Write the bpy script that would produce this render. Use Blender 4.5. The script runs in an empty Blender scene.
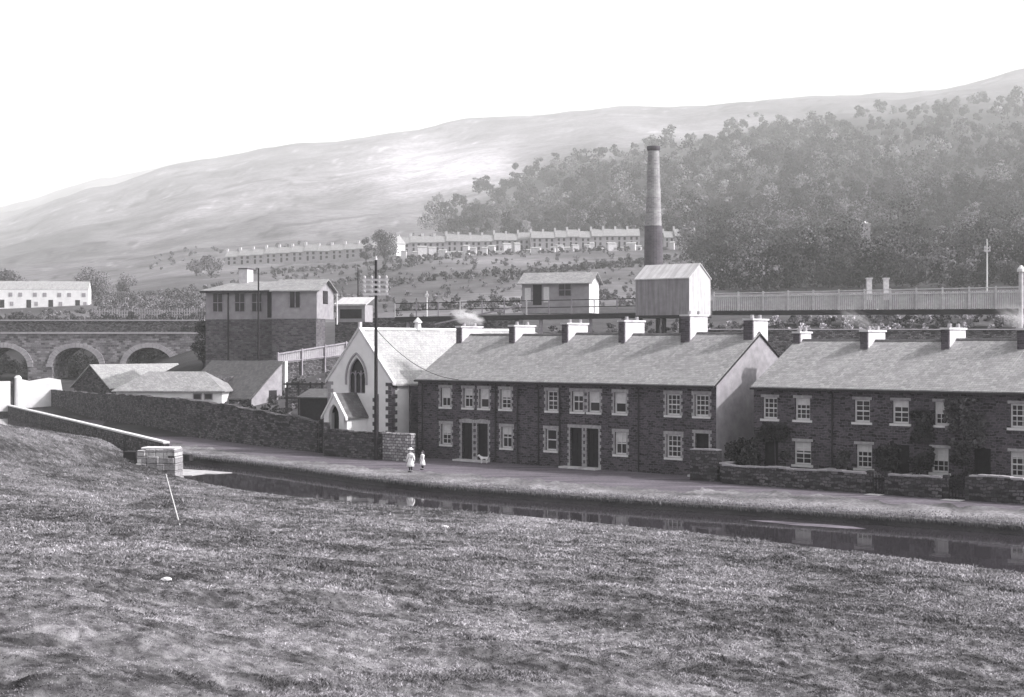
import bpy, bmesh, math, random
import numpy as np
from mathutils import Vector, Matrix
random.seed(7); RNG = np.random.default_rng(11)
sc = bpy.context.scene
COL = sc.collection
F = 1500.0; HX = 512.0; HY = 343.0; EYE = 7.75      # focal length in px, horizon, eye height in metres
R = math.radians

# ------------------------------------------------------------------ materials
def tint(v, k=1.0):
    if v > .999: return (1, 1, 1, 1)
    f = .4 if v > .45 else (1.0 if v > .2 else 2.2)
    return (min(1, v*(1+.015*k*f)), v*(1-.035*k*f), min(1, v*(1+.04*k*f)), 1)
class NT:
    def __init__(s, name, rough=.85, spec=.2):
        s.m = bpy.data.materials.new(name); s.m.use_nodes = True
        s.t = s.m.node_tree; s.b = s.t.nodes['Principled BSDF']
        s.b.inputs['Roughness'].default_value = rough
        s.b.inputs['Specular IOR Level'].default_value = spec
    def n(s, typ, **kw):
        nd = s.t.nodes.new(typ)
        for k, v in kw.items():
            if k in nd.inputs: nd.inputs[k].default_value = v
            else: setattr(nd, k, v)
        return nd
    def l(s, a, b): s.t.links.new(a, b)
    def uv(s, kind='UV'):
        return s.n('ShaderNodeTexCoord').outputs[kind]
    def noise(s, vec, scale, detail=5, rough=.6):
        nd = s.n('ShaderNodeTexNoise'); nd.inputs['Scale'].default_value = scale
        nd.inputs['Detail'].default_value = detail; nd.inputs['Roughness'].default_value = rough
        s.l(vec, nd.inputs['Vector']); return nd.outputs['Fac']
    def ramp(s, fac, stops):
        r = s.n('ShaderNodeValToRGB'); e = r.color_ramp.elements
        while len(e) < len(stops): e.new(.5)
        for el, (p, c) in zip(e, stops):
            el.position = p; el.color = c if isinstance(c, tuple) else tint(c)
        s.l(fac, r.inputs['Fac']); return r.outputs['Color']
    def mix(s, a, b, fac=.5, mode='MIX'):
        m = s.n('ShaderNodeMix', data_type='RGBA', blend_type=mode)
        if isinstance(fac, float): m.inputs[0].default_value = fac
        else: s.l(fac, m.inputs[0])
        for i, x in ((6, a), (7, b)):
            if isinstance(x, tuple): m.inputs[i].default_value = x
            else: s.l(x, m.inputs[i])
        return m.outputs[2]
    def bump(s, h, strength=.4, dist=.02):
        b = s.n('ShaderNodeBump'); b.inputs['Strength'].default_value = strength
        b.inputs['Distance'].default_value = dist
        s.l(h, b.inputs['Height']); s.l(b.outputs['Normal'], s.b.inputs['Normal'])
    def base(s, c): s.l(c, s.b.inputs['Base Color'])

M = {}
def plain(name, lo, hi, scale=3.0, rough=.85, bump=.3, spec=.2, stain=True):
    t = NT(name, rough, spec); uv = t.uv()
    a = t.noise(uv, scale, 6); c = t.ramp(a, [(.3, lo), (.7, hi)])
    if stain:
        b = t.noise(uv, scale*.17, 4); c = t.mix(c, tint(lo*.8), t.ramp(b, [(.45, (0,0,0,1)), (.75, (.6,.6,.6,1))]))
    t.base(c)
    if bump: t.bump(a, bump, .02)
    M[name] = t.m; return t.m
def stone(name, dark, light, mortar, bw=.42, bh=.2, msize=.018, warp=.05, rubble=.6, bias=.0):
    t = NT(name, .9, .15); uv = t.uv()
    nz = t.n('ShaderNodeTexNoise'); nz.inputs['Scale'].default_value = 2.6; nz.inputs['Detail'].default_value = 3
    t.l(uv, nz.inputs['Vector'])
    sub = t.n('ShaderNodeVectorMath', operation='SUBTRACT'); t.l(nz.outputs['Color'], sub.inputs[0]); sub.inputs[1].default_value = (.5,.5,.5)
    scl = t.n('ShaderNodeVectorMath', operation='SCALE'); t.l(sub.outputs[0], scl.inputs[0]); scl.inputs['Scale'].default_value = warp
    add = t.n('ShaderNodeVectorMath', operation='ADD'); t.l(uv, add.inputs[0]); t.l(scl.outputs[0], add.inputs[1])
    br = t.n('ShaderNodeTexBrick'); t.l(add.outputs[0], br.inputs['Vector'])
    br.inputs['Scale'].default_value = 1; br.inputs['Brick Width'].default_value = bw; br.inputs['Row Height'].default_value = bh
    br.inputs['Mortar Size'].default_value = msize; br.inputs['Mortar Smooth'].default_value = .3; br.inputs['Bias'].default_value = bias
    br.inputs['Color1'].default_value = tint(dark, .9); br.inputs['Color2'].default_value = tint(light, .9); br.inputs['Mortar'].default_value = tint(mortar)
    fine = t.noise(uv, 9, 5); big = t.noise(uv, .5, 4)
    c = t.mix(br.outputs['Color'], t.ramp(fine, [(.3, (.35,.35,.35,1)), (.7, (1,1,1,1))]), rubble, 'MULTIPLY')
    c = t.mix(c, t.ramp(big, [(.35, (.6,.6,.6,1)), (.65, (1,1,1,1))]), .8, 'MULTIPLY')
    t.base(c)
    inv = t.n('ShaderNodeMath', operation='SUBTRACT'); inv.inputs[0].default_value = 1; t.l(br.outputs['Fac'], inv.inputs[1])
    ad = t.n('ShaderNodeMath', operation='ADD'); t.l(inv.outputs[0], ad.inputs[0]); t.l(fine, ad.inputs[1])
    t.bump(ad.outputs[0], .6, .03)
    M[name] = t.m; return t.m
stone('facade_stone', .03, .17, .19, .34, .15, .02, .30, .85)
stone('wall_stone', .03, .24, .06, .36, .17, .025, .32, .85)
stone('pale_rubble', .25, .75, .16, .34, .19, .03, .14, .5)
stone('viaduct_stone', .10, .42, .26, .6, .3, .03, .15, .8)
stone('abutment_stone', .35, .75, .3, .9, .4, .03, .12, .6)
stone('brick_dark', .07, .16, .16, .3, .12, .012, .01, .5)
stone('base_stone', .09, .24, .17, .4, .2, .02, .1, .8)
stone('stack_brick', .30, .46, .4, .5, .25, .02, .01, .4)
stone('stack_base', .10, .15, .15, .5, .25, .02, .01, .4)
plain('render_grey', .22, .36, 1.6, bump=.3)
plain('upper_render', .25, .36, 1.5)
plain('render_white', .66, .80, 1.2, bump=.2)
plain('render_mid', .26, .38, 1.5)
plain('chimney_render', .45, .66, 1.8)
plain('pale_brick', .24, .46, 5.0)
plain('white_paint', .58, .72, 5.0, .5, .1, stain=False)
plain('dark_wood', .012, .03, 4.0)
plain('grey_wood', .20, .36, 3.0)
plain('pale_wood', .42, .62, 3.0)
plain('iron', .02, .04, 6.0, .5, .1)
plain('blind_cloth', .5, .68, 3.0, stain=False, bump=0)
plain('dress_cloth', .78, .86, 6.0, stain=False)
plain('hair_brown', .03, .07, 20.0, stain=False)
plain('skin', .42, .5, 8.0, stain=False, bump=0)
plain('dark_cloth', .03, .05, 9.0, stain=False)
plain('white_fur', .66, .8, 9.0, stain=False)
t = NT('road_dirt', .95, .1); oc = t.uv('Object'); mp = t.n('ShaderNodeMapping'); t.l(oc, mp.inputs['Vector']); mp.inputs['Rotation'].default_value = (0,0,R(37)); mp.inputs['Scale'].default_value = (.12, 1.0, 1)
a = t.noise(mp.outputs[0], 1.6, 6, .65); b = t.noise(oc, 5, 6); c = t.ramp(a, [(.35, .07), (.65, .20)])
c = t.mix(c, t.ramp(b, [(.35, (.6,.6,.6,1)), (.6, (1,1,1,1))]), 1.0, 'MULTIPLY'); t.base(c); t.bump(b, .6, .04); M['road_dirt'] = t.m
plain('mud', .28, .5, 2.5)
plain('bark', .05, .12, 8.0)
plain('pale_stone', .45, .72, 3.0)
plain('limewash', .76, .86, 1.2, bump=.2)
plain('porcelain', .45, .55, 9.0, .3, 0, stain=False)

def slate(name, lo, hi, rough=.55):
    t = NT(name, rough, .4); uv = t.uv()
    br = t.n('ShaderNodeTexBrick'); t.l(uv, br.inputs['Vector']); br.inputs['Scale'].default_value = 1
    br.inputs['Brick Width'].default_value = .3; br.inputs['Row Height'].default_value = .22; br.inputs['Mortar Size'].default_value = .008
    br.inputs['Color1'].default_value = tint(lo, .6); br.inputs['Color2'].default_value = tint(hi, .3); br.inputs['Mortar'].default_value = tint(lo*.55)
    a = t.noise(uv, .9, 6); b = t.noise(uv, 7, 4)
    c = t.mix(br.outputs['Color'], t.ramp(a, [(.3, (.72,.72,.72,1)), (.65, (1,1,1,1))]), .9, 'MULTIPLY')
    c = t.mix(c, t.ramp(b, [(.35, (.62,.62,.62,1)), (.65, (1,1,1,1))]), .8, 'MULTIPLY')
    # streaks running down the slope
    mp = t.n('ShaderNodeMapping'); t.l(uv, mp.inputs['Vector']); mp.inputs['Scale'].default_value = (3.0, .25, 1)
    s2 = t.noise(mp.outputs[0], 1.0, 4); c = t.mix(c, t.ramp(s2, [(.35, (.8,.8,.8,1)), (.6, (1,1,1,1))]), .4, 'MULTIPLY')
    t.base(c); t.bump(br.outputs['Fac'], .3, -.01)
    M[name] = t.m
slate('slate', .28, .42); slate('chapel_slate', .38, .48); slate('dark_slate', .08, .15); slate('shed_roof', .34, .5)

def corrugated(name, lo, hi, sc_=2.2):
    t = NT(name, .6, .3); uv = t.uv()
    w = t.n('ShaderNodeTexWave', bands_direction='X'); w.inputs['Scale'].default_value = sc_; t.l(uv, w.inputs['Vector'])
    a = t.noise(uv, .8, 5); c = t.ramp(a, [(.3, lo), (.7, hi)])
    c = t.mix(c, t.ramp(w.outputs['Fac'], [(0, tint(.8)), (1, tint(1.0))]), .6, 'MULTIPLY'); mp = t.n('ShaderNodeMapping'); t.l(uv, mp.inputs['Vector']); mp.inputs['Scale'].default_value = (2.5, .2, 1); sk = t.noise(mp.outputs[0], 1.2, 5); c = t.mix(c, t.ramp(sk, [(.35, (.62,.6,.62,1)), (.6, (1,1,1,1))]), .8, 'MULTIPLY'); t.base(c)
    t.bump(w.outputs['Fac'], .5, .03); M[name] = t.m
corrugated('sheet_shaded', .24, .33); corrugated('sheet_white', .52, .66)  # darker copy carries the shaded shed front, white copy its sunlit end

t = NT('glass', .08, .5); t.b.inputs['Base Color'].default_value = tint(.025); M['glass'] = t.m
t = NT('water', .03, .6); t.b.inputs['Base Color'].default_value = tint(.03, 1); t.b.inputs['IOR'].default_value = 1.33
tc = t.uv('Object'); mp = t.n('ShaderNodeMapping'); t.l(tc, mp.inputs['Vector']); mp.inputs['Scale'].default_value = (1, 1, 1)
t.bump(t.noise(mp.outputs[0], 1.3, 3), .02, .1); M['water'] = t.m

# land: a tone attribute holds the land cover (fields, bare ground, scrub), plus painted haze and arch shade
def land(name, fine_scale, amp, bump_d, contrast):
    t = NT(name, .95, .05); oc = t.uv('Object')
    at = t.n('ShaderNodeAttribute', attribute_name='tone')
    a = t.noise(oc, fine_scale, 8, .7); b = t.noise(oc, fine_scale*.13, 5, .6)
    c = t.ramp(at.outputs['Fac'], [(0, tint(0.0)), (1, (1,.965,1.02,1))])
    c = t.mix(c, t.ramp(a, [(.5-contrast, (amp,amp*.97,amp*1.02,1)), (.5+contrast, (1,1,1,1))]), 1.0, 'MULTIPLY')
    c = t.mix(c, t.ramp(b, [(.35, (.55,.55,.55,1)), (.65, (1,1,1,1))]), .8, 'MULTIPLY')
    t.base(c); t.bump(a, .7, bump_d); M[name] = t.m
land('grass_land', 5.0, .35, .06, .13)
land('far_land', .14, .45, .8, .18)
def leafy(name, k=1.0, tr=0.0):
    t = NT(name, .8, .1)
    at = t.n('ShaderNodeAttribute', attribute_name='tone')
    c = t.ramp(at.outputs['Fac'], [(0, tint(0.0)), (1, (k,k*.955,k*1.03,1))]); t.base(c)
    M[name] = t.m
leafy('foliage'); leafy('grass_blade')

# ------------------------------------------------------------------ mesh helpers
def link(o, parent=None):
    COL.objects.link(o)
    if parent is not None: o.parent = parent
    return o
def tag(o, label=None, cat=None, group=None, kind=None):
    if label: o['label'] = label
    if cat: o['category'] = cat
    if group: o['group'] = group
    if kind: o['kind'] = kind
    return o
def empty(name, loc=(0,0,0), rz=0.0):
    o = bpy.data.objects.new(name, None); o.location = loc; o.rotation_euler = (0,0,rz); o.empty_display_size = .3
    return link(o)
def copy_tree(o, parent=None):
    c = o.copy(); COL.objects.link(c); c.parent = parent
    for ch in list(o.children): copy_tree(ch, c)
    return c
class MB:
    def __init__(s): s.v = []; s.f = []
    def face(s, pts):
        i = len(s.v); s.v += [tuple(p) for p in pts]; s.f.append(tuple(range(i, i+len(pts)))); return s
    def box(s, x0, x1, y0, y1, z0, z1):
        i = len(s.v)
        s.v += [(x,y,z) for z in (z0,z1) for x,y in ((x0,y0),(x1,y0),(x1,y1),(x0,y1))]
        for q in ((0,3,2,1),(4,5,6,7),(0,1,5,4),(1,2,6,5),(2,3,7,6),(3,0,4,7)): s.f.append(tuple(i+k for k in q))
        return s
    def prism(s, poly, axis, a, b):
        # poly of 2-D points extruded along axis: 'y' -> poly is (x,z); 'x' -> poly is (y,z); 'z' -> (x,y)
        def P(p, d):
            return {'y': (p[0], d, p[1]), 'x': (d, p[0], p[1]), 'z': (p[0], p[1], d)}[axis]
        n = len(poly); i = len(s.v)
        s.v += [P(p, a) for p in poly] + [P(p, b) for p in poly]
        s.f.append(tuple(range(i+n-1, i-1, -1))); s.f.append(tuple(range(i+n, i+2*n)))
        for k in range(n): s.f.append((i+k, i+(k+1)%n, i+n+(k+1)%n, i+n+k))
        return s
    def bar(s, a, b, w, h=None):
        a = Vector(a); b = Vector(b); d = (b-a).normalized(); h = h or w
        up = Vector((0,0,1)) if abs(d.z) < .95 else Vector((0,1,0))
        sx = d.cross(up).normalized()*w/2; sy = sx.cross(d).normalized()*h/2
        i = len(s.v)
        for p in (a, b):
            for q in (-sx-sy, sx-sy, sx+sy, -sx+sy): s.v.append(tuple(p+q))
        for q in ((0,3,2,1),(4,5,6,7),(0,1,5,4),(1,2,6,5),(2,3,7,6),(3,0,4,7)): s.f.append(tuple(i+k for k in q))
        return s
    def tube(s, pts, rad, n=8, cap=True):
        rad = rad if isinstance(rad, (list, tuple)) else [rad]*len(pts); rings = []
        pts = [Vector(p) for p in pts]
        for k, p in enumerate(pts):
            d = (pts[min(k+1, len(pts)-1)]-pts[max(k-1, 0)]).normalized()
            up = Vector((0,0,1)) if abs(d.z) < .9 else Vector((1,0,0))
            a = d.cross(up).normalized(); b = d.cross(a).normalized(); i = len(s.v)
            s.v += [tuple(p+(a*math.cos(2*math.pi*q/n)+b*math.sin(2*math.pi*q/n))*rad[k]) for q in range(n)]; rings.append(i)
        for r0, r1 in zip(rings, rings[1:]):
            for q in range(n): s.f.append((r0+q, r0+(q+1)%n, r1+(q+1)%n, r1+q))
        if cap:
            s.f.append(tuple(rings[0]+q for q in range(n))); s.f.append(tuple(rings[-1]+q for q in reversed(range(n))))
        return s
    def build(s, name, mat, parent=None, smooth=False, bevel=0):
        me = bpy.data.meshes.new(name); me.from_pydata(s.v, [], s.f); me.update()
        bm = bmesh.new(); bm.from_mesh(me); bmesh.ops.recalc_face_normals(bm, faces=bm.faces); 
        if bevel: bmesh.ops.bevel(bm, geom=bm.edges[:], offset=bevel, segments=1, affect='EDGES')
        bm.to_mesh(me); bm.free()
        uvmap(me)
        if smooth: me.polygons.foreach_set('use_smooth', [True]*len(me.polygons))
        me.materials.append(M[mat] if isinstance(mat, str) else mat)
        return link(bpy.data.objects.new(name, me), parent)
def uvmap(me):
    uv = me.uv_layers.new(name='UVMap').data
    for p in me.polygons:
        n = p.normal; ax, ay, az = abs(n.x), abs(n.y), abs(n.z)
        for li in p.loop_indices:
            c = me.vertices[me.loops[li].vertex_index].co
            if az > .93: uv[li].uv = (c.x, c.y)
            elif az > .35:      # roof slopes: second axis runs along the slope
                h = max(math.sqrt(1-az*az), .1)
                uv[li].uv = (c.x, c.z/h) if ay > ax else (c.y, c.z/h)
            elif ax > ay: uv[li].uv = (c.y, c.z)
            else: uv[li].uv = (c.x, c.z)
def np_mesh(name, verts, faces, mat, parent=None, tone=None, smooth=False):
    n, k = faces.shape
    me = bpy.data.meshes.new(name); me.vertices.add(len(verts)); me.vertices.foreach_set('co', verts.astype(np.float32).ravel())
    me.loops.add(n*k); me.loops.foreach_set('vertex_index', faces.astype(np.int32).ravel())
    me.polygons.add(n); me.polygons.foreach_set('loop_start', np.arange(0, n*k, k, dtype=np.int32))
    if smooth: me.polygons.foreach_set('use_smooth', np.ones(n, dtype=bool))
    me.update(calc_edges=True)
    if tone is not None:
        a = me.attributes.new('tone', 'FLOAT', 'POINT'); a.data.foreach_set('value', tone.astype(np.float32))
    me.materials.append(M[mat]); 
    return link(bpy.data.objects.new(name, me), parent)
def vnoise(x, y, seed=0):
    xi = np.floor(x).astype(np.int64); yi = np.floor(y).astype(np.int64); fx = x-xi; fy = y-yi
    fx = fx*fx*(3-2*fx); fy = fy*fy*(3-2*fy)
    def h(a, b):
        n = (a*374761393 + b*668265263 + seed*974634777) & 0x7fffffff
        n = ((n ^ (n >> 13))*1274126177) & 0x7fffffff
        return ((n ^ (n >> 16)) & 0xffff)/65535.0
    return (h(xi,yi)*(1-fx)+h(xi+1,yi)*fx)*(1-fy)+(h(xi,yi+1)*(1-fx)+h(xi+1,yi+1)*fx)*fy
def fbm(x, y, seed=0, octv=4):
    s = 0; a = .5
    for o in range(octv): s = s+a*vnoise(x*2**o, y*2**o, seed+o); a *= .5
    return s/(1-.5**octv)

# ------------------------------------------------------------------ plan of the place
def ground_pt(px, py, z=0.0):
    D = (EYE-z)*F/(py-HY); return ((px-HX)/F*D, D)
def zat(py, D): return EYE+(HY-py)*D/F
def wx(px, D): return (px-HX)/F*D
FAR = np.array([(-400,560),(-120,290),(-60,176),(-40,137),(-24.5,106.2),(-23.2,104.7),(-16.3,97.2),(-6.2,83.6),(4.4,75.5),(13.4,69.6),(21.8,63.9),(32,56),(60,36)], float)
NEAR = np.array([(-410,540),(-125,288),(-70,187),(-33,114),(-27,100),(-22.8,91.5),(-20.4,88.3),(-18.8,86.3),(-13.4,80),(-9.3,76.9),(-4.0,73.3),(.83,69.5),(7.2,64.3),(11.4,59.8),(17.9,52.4),(28.5,41.5),(58,22)], float)
def ray_hit(poly, px):
    """depth Y at which the bearing px meets the polyline"""
    bp = HX+F*poly[:,0]/poly[:,1]
    px = np.clip(px, bp[0], bp[-1]); out = np.empty_like(np.asarray(px, float)); px = np.atleast_1d(px); out = np.atleast_1d(out)
    k = np.clip(np.searchsorted(bp, px)-1, 0, len(bp)-2)
    x0, y0 = poly[k].T; x1, y1 = poly[k+1].T; m = (px-HX)/F
    s = (m*y0-x0)/((x1-x0)-m*(y1-y0)); return y0+s*(y1-y0)
def smooth_poly(p, it=2):
    for _ in range(it):
        q = [p[0]]
        for a, b in zip(p, p[1:]): q += [a*.75+b*.25, a*.25+b*.75]
        q.append(p[-1]); p = np.array(q)
    return p
FARS = smooth_poly(FAR, 1); NEARS = smooth_poly(NEAR, 2)

# ---- far terrain: rows = depth, columns = bearing (px); entries y-on-picture or z (marked by table)
CX = [-700,-300,0,100,200,300,400,500,640,800,1024,1300,1700]
RZ = {  # z in metres
 95:[0]*13, 124:[0]*13, 150:[0,0,0,0,1.2,2.5,4.0,4.5,4.5,4.5,5,5,5],
 178:[0,0,.5,1,5.9,6.3,7.5,8,8,10.4,10.8,11,11], 200:[1,1,1.5,2,6.2,7.5,8.5,9.5,10,11.2,12,12,12],
 226:[3,3,3,3,7.5,9,10,11,12,13,14,15,15], 250:[10.5,10.5,10.8,10.8,10.5,10.5,11.5,12.5,14,16,17,18,18]}
RY = {  # seen height (px) turned into z
 300:[325,325,322,319,314,312,311,309,305,301,299,299,299],
 400:[312,312,309,304,298,296,294,291,288,283,280,280,280],
 600:[292,292,287,281,270,264,259,254,249,244,240,240,240],
 900:[282,280,274,266,255,249,243,235,213,195,190,190,190],
 1300:[268,264,256,243,226,214,204,190,165,147,134,130,130],
 1800:[255,248,235,212,190,176,163,146,127,118,98,90,85],
 2400:[246,238,222,186,161,145,131,117,106,98,66,55,50],
 2700:[246,236,222,190,166,150,136,124,112,103,72,60,55],
 3600:[260,240,212,192,180,165,150,140,125,115,90,80,75],
 4400:[250,235,207,178,158,146,145,140,130,125,100,90,85], 5000:[270,255,230,200,180,170,165,160,150,140,120,110,110]}
RD = sorted(list(RZ)+list(RY))
TZ = np.array([RZ[d] if d in RZ else [zat(y, d) for y in RY[d]] for d in RD], float)
LRD = np.log(np.array(RD, float))
def sm_interp(x, xp, n=7, w=.5):
    return x
def far_z(px, D):
    px = np.asarray(px, float); D = np.asarray(D, float)
    u = np.interp(px, CX, np.arange(len(CX))); v = np.interp(np.log(np.maximum(D, 95)), LRD, np.arange(len(LRD)))
    i = np.clip(u.astype(int), 0, len(CX)-2); j = np.clip(v.astype(int), 0, len(LRD)-2)
    a = u-i; b = v-j; a = a*.5+.5*a*a*(3-2*a)
    z = (TZ[j,i]*(1-a)+TZ[j,i+1]*a)*(1-b)+(TZ[j+1,i]*(1-a)+TZ[j+1,i+1]*a)*b
    X = (px-HX)/F*D
    z = z-np.exp(-.5*((px-935)/48)**2)*13*D/F*np.clip((D-1900)/300,0,1)
    k = np.clip((D-230)/600, 0, 1)
    z = z+k*(fbm(X/90, D/90, 3)-.5)*np.minimum(D*.018, 22)+np.clip((D-135)/60, 0, 1)*(fbm(X/9, D/9, 8, 3)-.5)*.8*np.clip(1-(D-200)/300,.0,1)
    return z
def land_tone(px, D):
    X = (px-HX)/F*D; t = .19+.07*np.clip((D-900)/900,0,1)+.22*(fbm(X/130, D/200, 21)-.5)+.22*(fbm(X/28, D/55, 23, 3)-.5)  # tone rises with distance: haze painted into the far hills
    wl = np.abs(fbm(X/160, D/260, 27, 2)-.5); t = np.where((wl < .006)&(D > 600), t*.45, t); wl2 = np.abs(fbm(X/120+9, D/200, 33, 2)-.48); t = np.where((wl2 < .004)&(D > 600), t*1.7, t)
    y = HY-(far_z(px, D)-EYE)*F/D
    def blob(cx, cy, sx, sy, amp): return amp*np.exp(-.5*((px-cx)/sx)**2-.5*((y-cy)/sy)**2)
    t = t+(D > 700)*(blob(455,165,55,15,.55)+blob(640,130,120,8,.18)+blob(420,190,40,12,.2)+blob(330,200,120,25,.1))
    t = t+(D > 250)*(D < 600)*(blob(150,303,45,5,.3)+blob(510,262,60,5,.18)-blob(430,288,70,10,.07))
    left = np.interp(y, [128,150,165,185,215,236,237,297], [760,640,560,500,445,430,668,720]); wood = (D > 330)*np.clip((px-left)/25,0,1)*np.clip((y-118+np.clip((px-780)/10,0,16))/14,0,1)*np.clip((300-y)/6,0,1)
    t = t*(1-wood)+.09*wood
    # close behind the houses: dark trackside ground; lower tone at the viaduct paints arch shade
    t = np.where(D < 260, .05+.06*fbm(X/6, D/6, 5)+.05*(px > 220), t)
    return np.clip(t, .04, .85)
cols = np.concatenate([np.arange(-700,-60,24), np.arange(-60,1090,5), np.arange(1090,1720,24)]).astype(float)
DF = ray_hit(FARS, cols)
rows = np.concatenate([np.array([0,.006,.02,.035,.05,.1,.16,.24,.33,.42,.52,.62,.72,.82,.92]), np.array([])])
far_rows = np.exp(np.linspace(math.log(124), math.log(5000), 190))
YY = np.vstack([DF[None,:]+(124-DF[None,:])*r if True else 0 for r in rows]+[np.full((1,len(cols)), d) for d in far_rows])
YY = np.maximum.accumulate(np.maximum(YY, DF[None,:]), axis=0)
# where the canal runs farther off than 124 m the sheet starts at the canal
for k in range(1, YY.shape[0]): YY[k] = np.maximum(YY[k], YY[k-1]+.02)
PX = np.broadcast_to(cols, YY.shape); ZZ = far_z(PX, YY)
near_edge = np.clip((YY-DF)/8, 0, 1); ZZ = ZZ*near_edge
for _ in range(2):
    Zs = ZZ.copy(); Zs[1:-1] = (ZZ[:-2]+2*ZZ[1:-1]+ZZ[2:])/4; ZZ = np.where(YY > 230, Zs, ZZ)
XX = (PX-HX)/F*YY
skirt = (XX[:1], YY[:1], np.full((1,len(cols)), -1.6))
GX = np.vstack([skirt[0], XX]); GY = np.vstack([skirt[1], YY]); GZ = np.vstack([skirt[2], ZZ]); GP = np.vstack([PX[:1], PX])
tone = land_tone(GP, GY); tone[0] = .13
edge = np.vstack([YY[:1]-DF, YY-DF]); tone = np.where((GY < 123)&(edge > .01), np.where(edge < 1.9, .42, .16), tone)
def grid_faces(r, c):
    i = np.arange(r-1)[:,None]*c+np.arange(c-1)[None,:]; i = i.ravel()
    return np.stack([i, i+1, i+c+1, i+c], 1)
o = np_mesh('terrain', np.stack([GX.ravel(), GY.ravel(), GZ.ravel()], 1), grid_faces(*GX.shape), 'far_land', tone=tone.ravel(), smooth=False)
me = o.data; me.polygons.foreach_set('use_smooth', np.ones(len(me.polygons), dtype=bool))
tag(o, kind='structure')

# ---- near hillside of rough grass
HUMP = lambda X, Y: 2.9*np.exp(-.5*(np.maximum(X+34, 0)/7.0)**2-.5*((Y-92)/13)**2)
_bp = np.arange(-3000., 3400., 10); _bd = np.log(np.minimum(ray_hit(NEARS, _bp), 104)); _kk = np.exp(-.5*(np.arange(-40,41)*10/110.)**2); _kk /= _kk.sum()
_bl = np.convolve(np.pad(_bd, 40, mode='edge'), _kk, 'valid')
def near_z(px, Y, DN, detail=True):
    X = (px-HX)/F*Y; s = np.clip(Y/np.exp(np.interp(px, _bp, _bl)), 0, 1)
    z = -.30+6.40*(1-s)**1.6+HUMP(X, Y)
    if detail:
        k = np.clip((1-s)*2.5, 0.03, 1)
        z = z+k*((fbm(X/5, Y/5, 31, 4)-.5)*.55+(fbm(X/1.1, Y/1.1, 41, 3)-.5)*.2+(vnoise(X/.4, Y/.4, 43)-.5)*.06)+(fbm(X/.16, Y/.2, 47, 2)-.5)*.09*np.clip((55-Y)/25,0,1)+(fbm(X/.34, Y/.5, 49, 2)-.5)*.07*np.clip((1-s)*8,0,1)+np.clip((1-s)*2,0,1)*(fbm(X/14, Y/14, 51, 2)-.5)*.4
    return z
ncols = np.concatenate([np.arange(-2600,-60,60), np.arange(-60,1090,2.5), np.arange(1090,3000,60)]).astype(float)
DN = ray_hit(NEARS, ncols)
NR = 900
ys = np.linspace(0, 1, NR)
NY = 1.5*(DN[None,:]/1.5)**ys[:,None]
# even spacing in metres near the canal
NPX = np.broadcast_to(ncols, NY.shape); NZ = near_z(NPX, NY, DN[None,:]); NX = (NPX-HX)/F*NY
NXs = np.vstack([np.full((1,len(ncols)),0)+NX[:1]*8, NX, NX[-1:]]); NYs = np.vstack([NY[:1]*0-12, NY, NY[-1:]]); NZs = np.vstack([NZ[:1]+.6, NZ, NY[-1:]*0-1.6])
def grass_tone(X, Y):
    a = fbm(X/3.2, Y/4.5, 61, 4); b = fbm(X/11, Y/13, 71, 3); c = fbm(X/.5, Y/.5, 81, 2)
    d = fbm(X/.13, Y/.2, 83, 2); e = fbm(X/1.3, Y/1.5, 87, 2)
    t = .175+.22*(a-.5)+.12*(b-.5)+.24*(c-.5)+.24*(d-.5)+.16*(e-.5)
    t = t*1.04+.08*np.exp(-.5*((X+4.6)/.3)**2-.5*((Y-16.2)/.4)**2)
    return np.clip(t, .07, .6)
gt = grass_tone(NXs, NYs); gt[-1] = .05
o = np_mesh('grass_bank', np.stack([NXs.ravel(), NYs.ravel(), NZs.ravel()], 1), grid_faces(*NXs.shape), 'grass_land', tone=gt.ravel(), smooth=True)
tag(o, kind='structure')

# ---- water
wc = np.concatenate([np.arange(-700,-60,40), np.arange(-60,1090,12), np.arange(1090,1900,40)]).astype(float)
ya = ray_hit(NEARS, wc)-.4; yb = ray_hit(FARS, wc)+.4
W = np.vstack([ya, yb]); P2 = np.vstack([wc, wc])
o = np_mesh('canal_water', np.stack([((P2-HX)/F*W).ravel(), W.ravel(), np.full(W.size, -.42)], 1), grid_faces(2, len(wc)), 'water'); tag(o, kind='structure')

# ------------------------------------------------------------------ frame of the cottage row
TH = R(39.8); U = Vector((math.cos(TH), -math.sin(TH), 0)); V = Vector((math.sin(TH), math.cos(TH), 0))
class Frame:
    def __init__(s, x, y, z=0, th=TH): s.o = Vector((x,y,z)); s.th = th; s.u = Vector((math.cos(th), -math.sin(th), 0)); s.v = Vector((math.sin(th), math.cos(th), 0))
    def pix(s, px, py=None, yl=0.0):
        m = (px-HX)/F; ox = s.o.x+yl*s.v.x; oy = s.o.y+yl*s.v.y
        t = (m*oy-ox)/(s.u.x-m*s.u.y); D = oy+t*s.u.y
        return t if py is None else (t, zat(py, D)-s.o.z)
    def pt(s, t, yl=0, z=0): return s.o+s.u*t+s.v*yl+Vector((0,0,z))
    def empty(s, name, t=0, yl=0, z=0): return empty(name, s.pt(t, yl, z), -s.th)
base = Frame(wx(570, 93.2), 93.2); t0 = base.pix(418); p = base.pt(t0); T = Frame(p.x, p.y)   # x axis runs along the fronts, y into the houses

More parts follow.
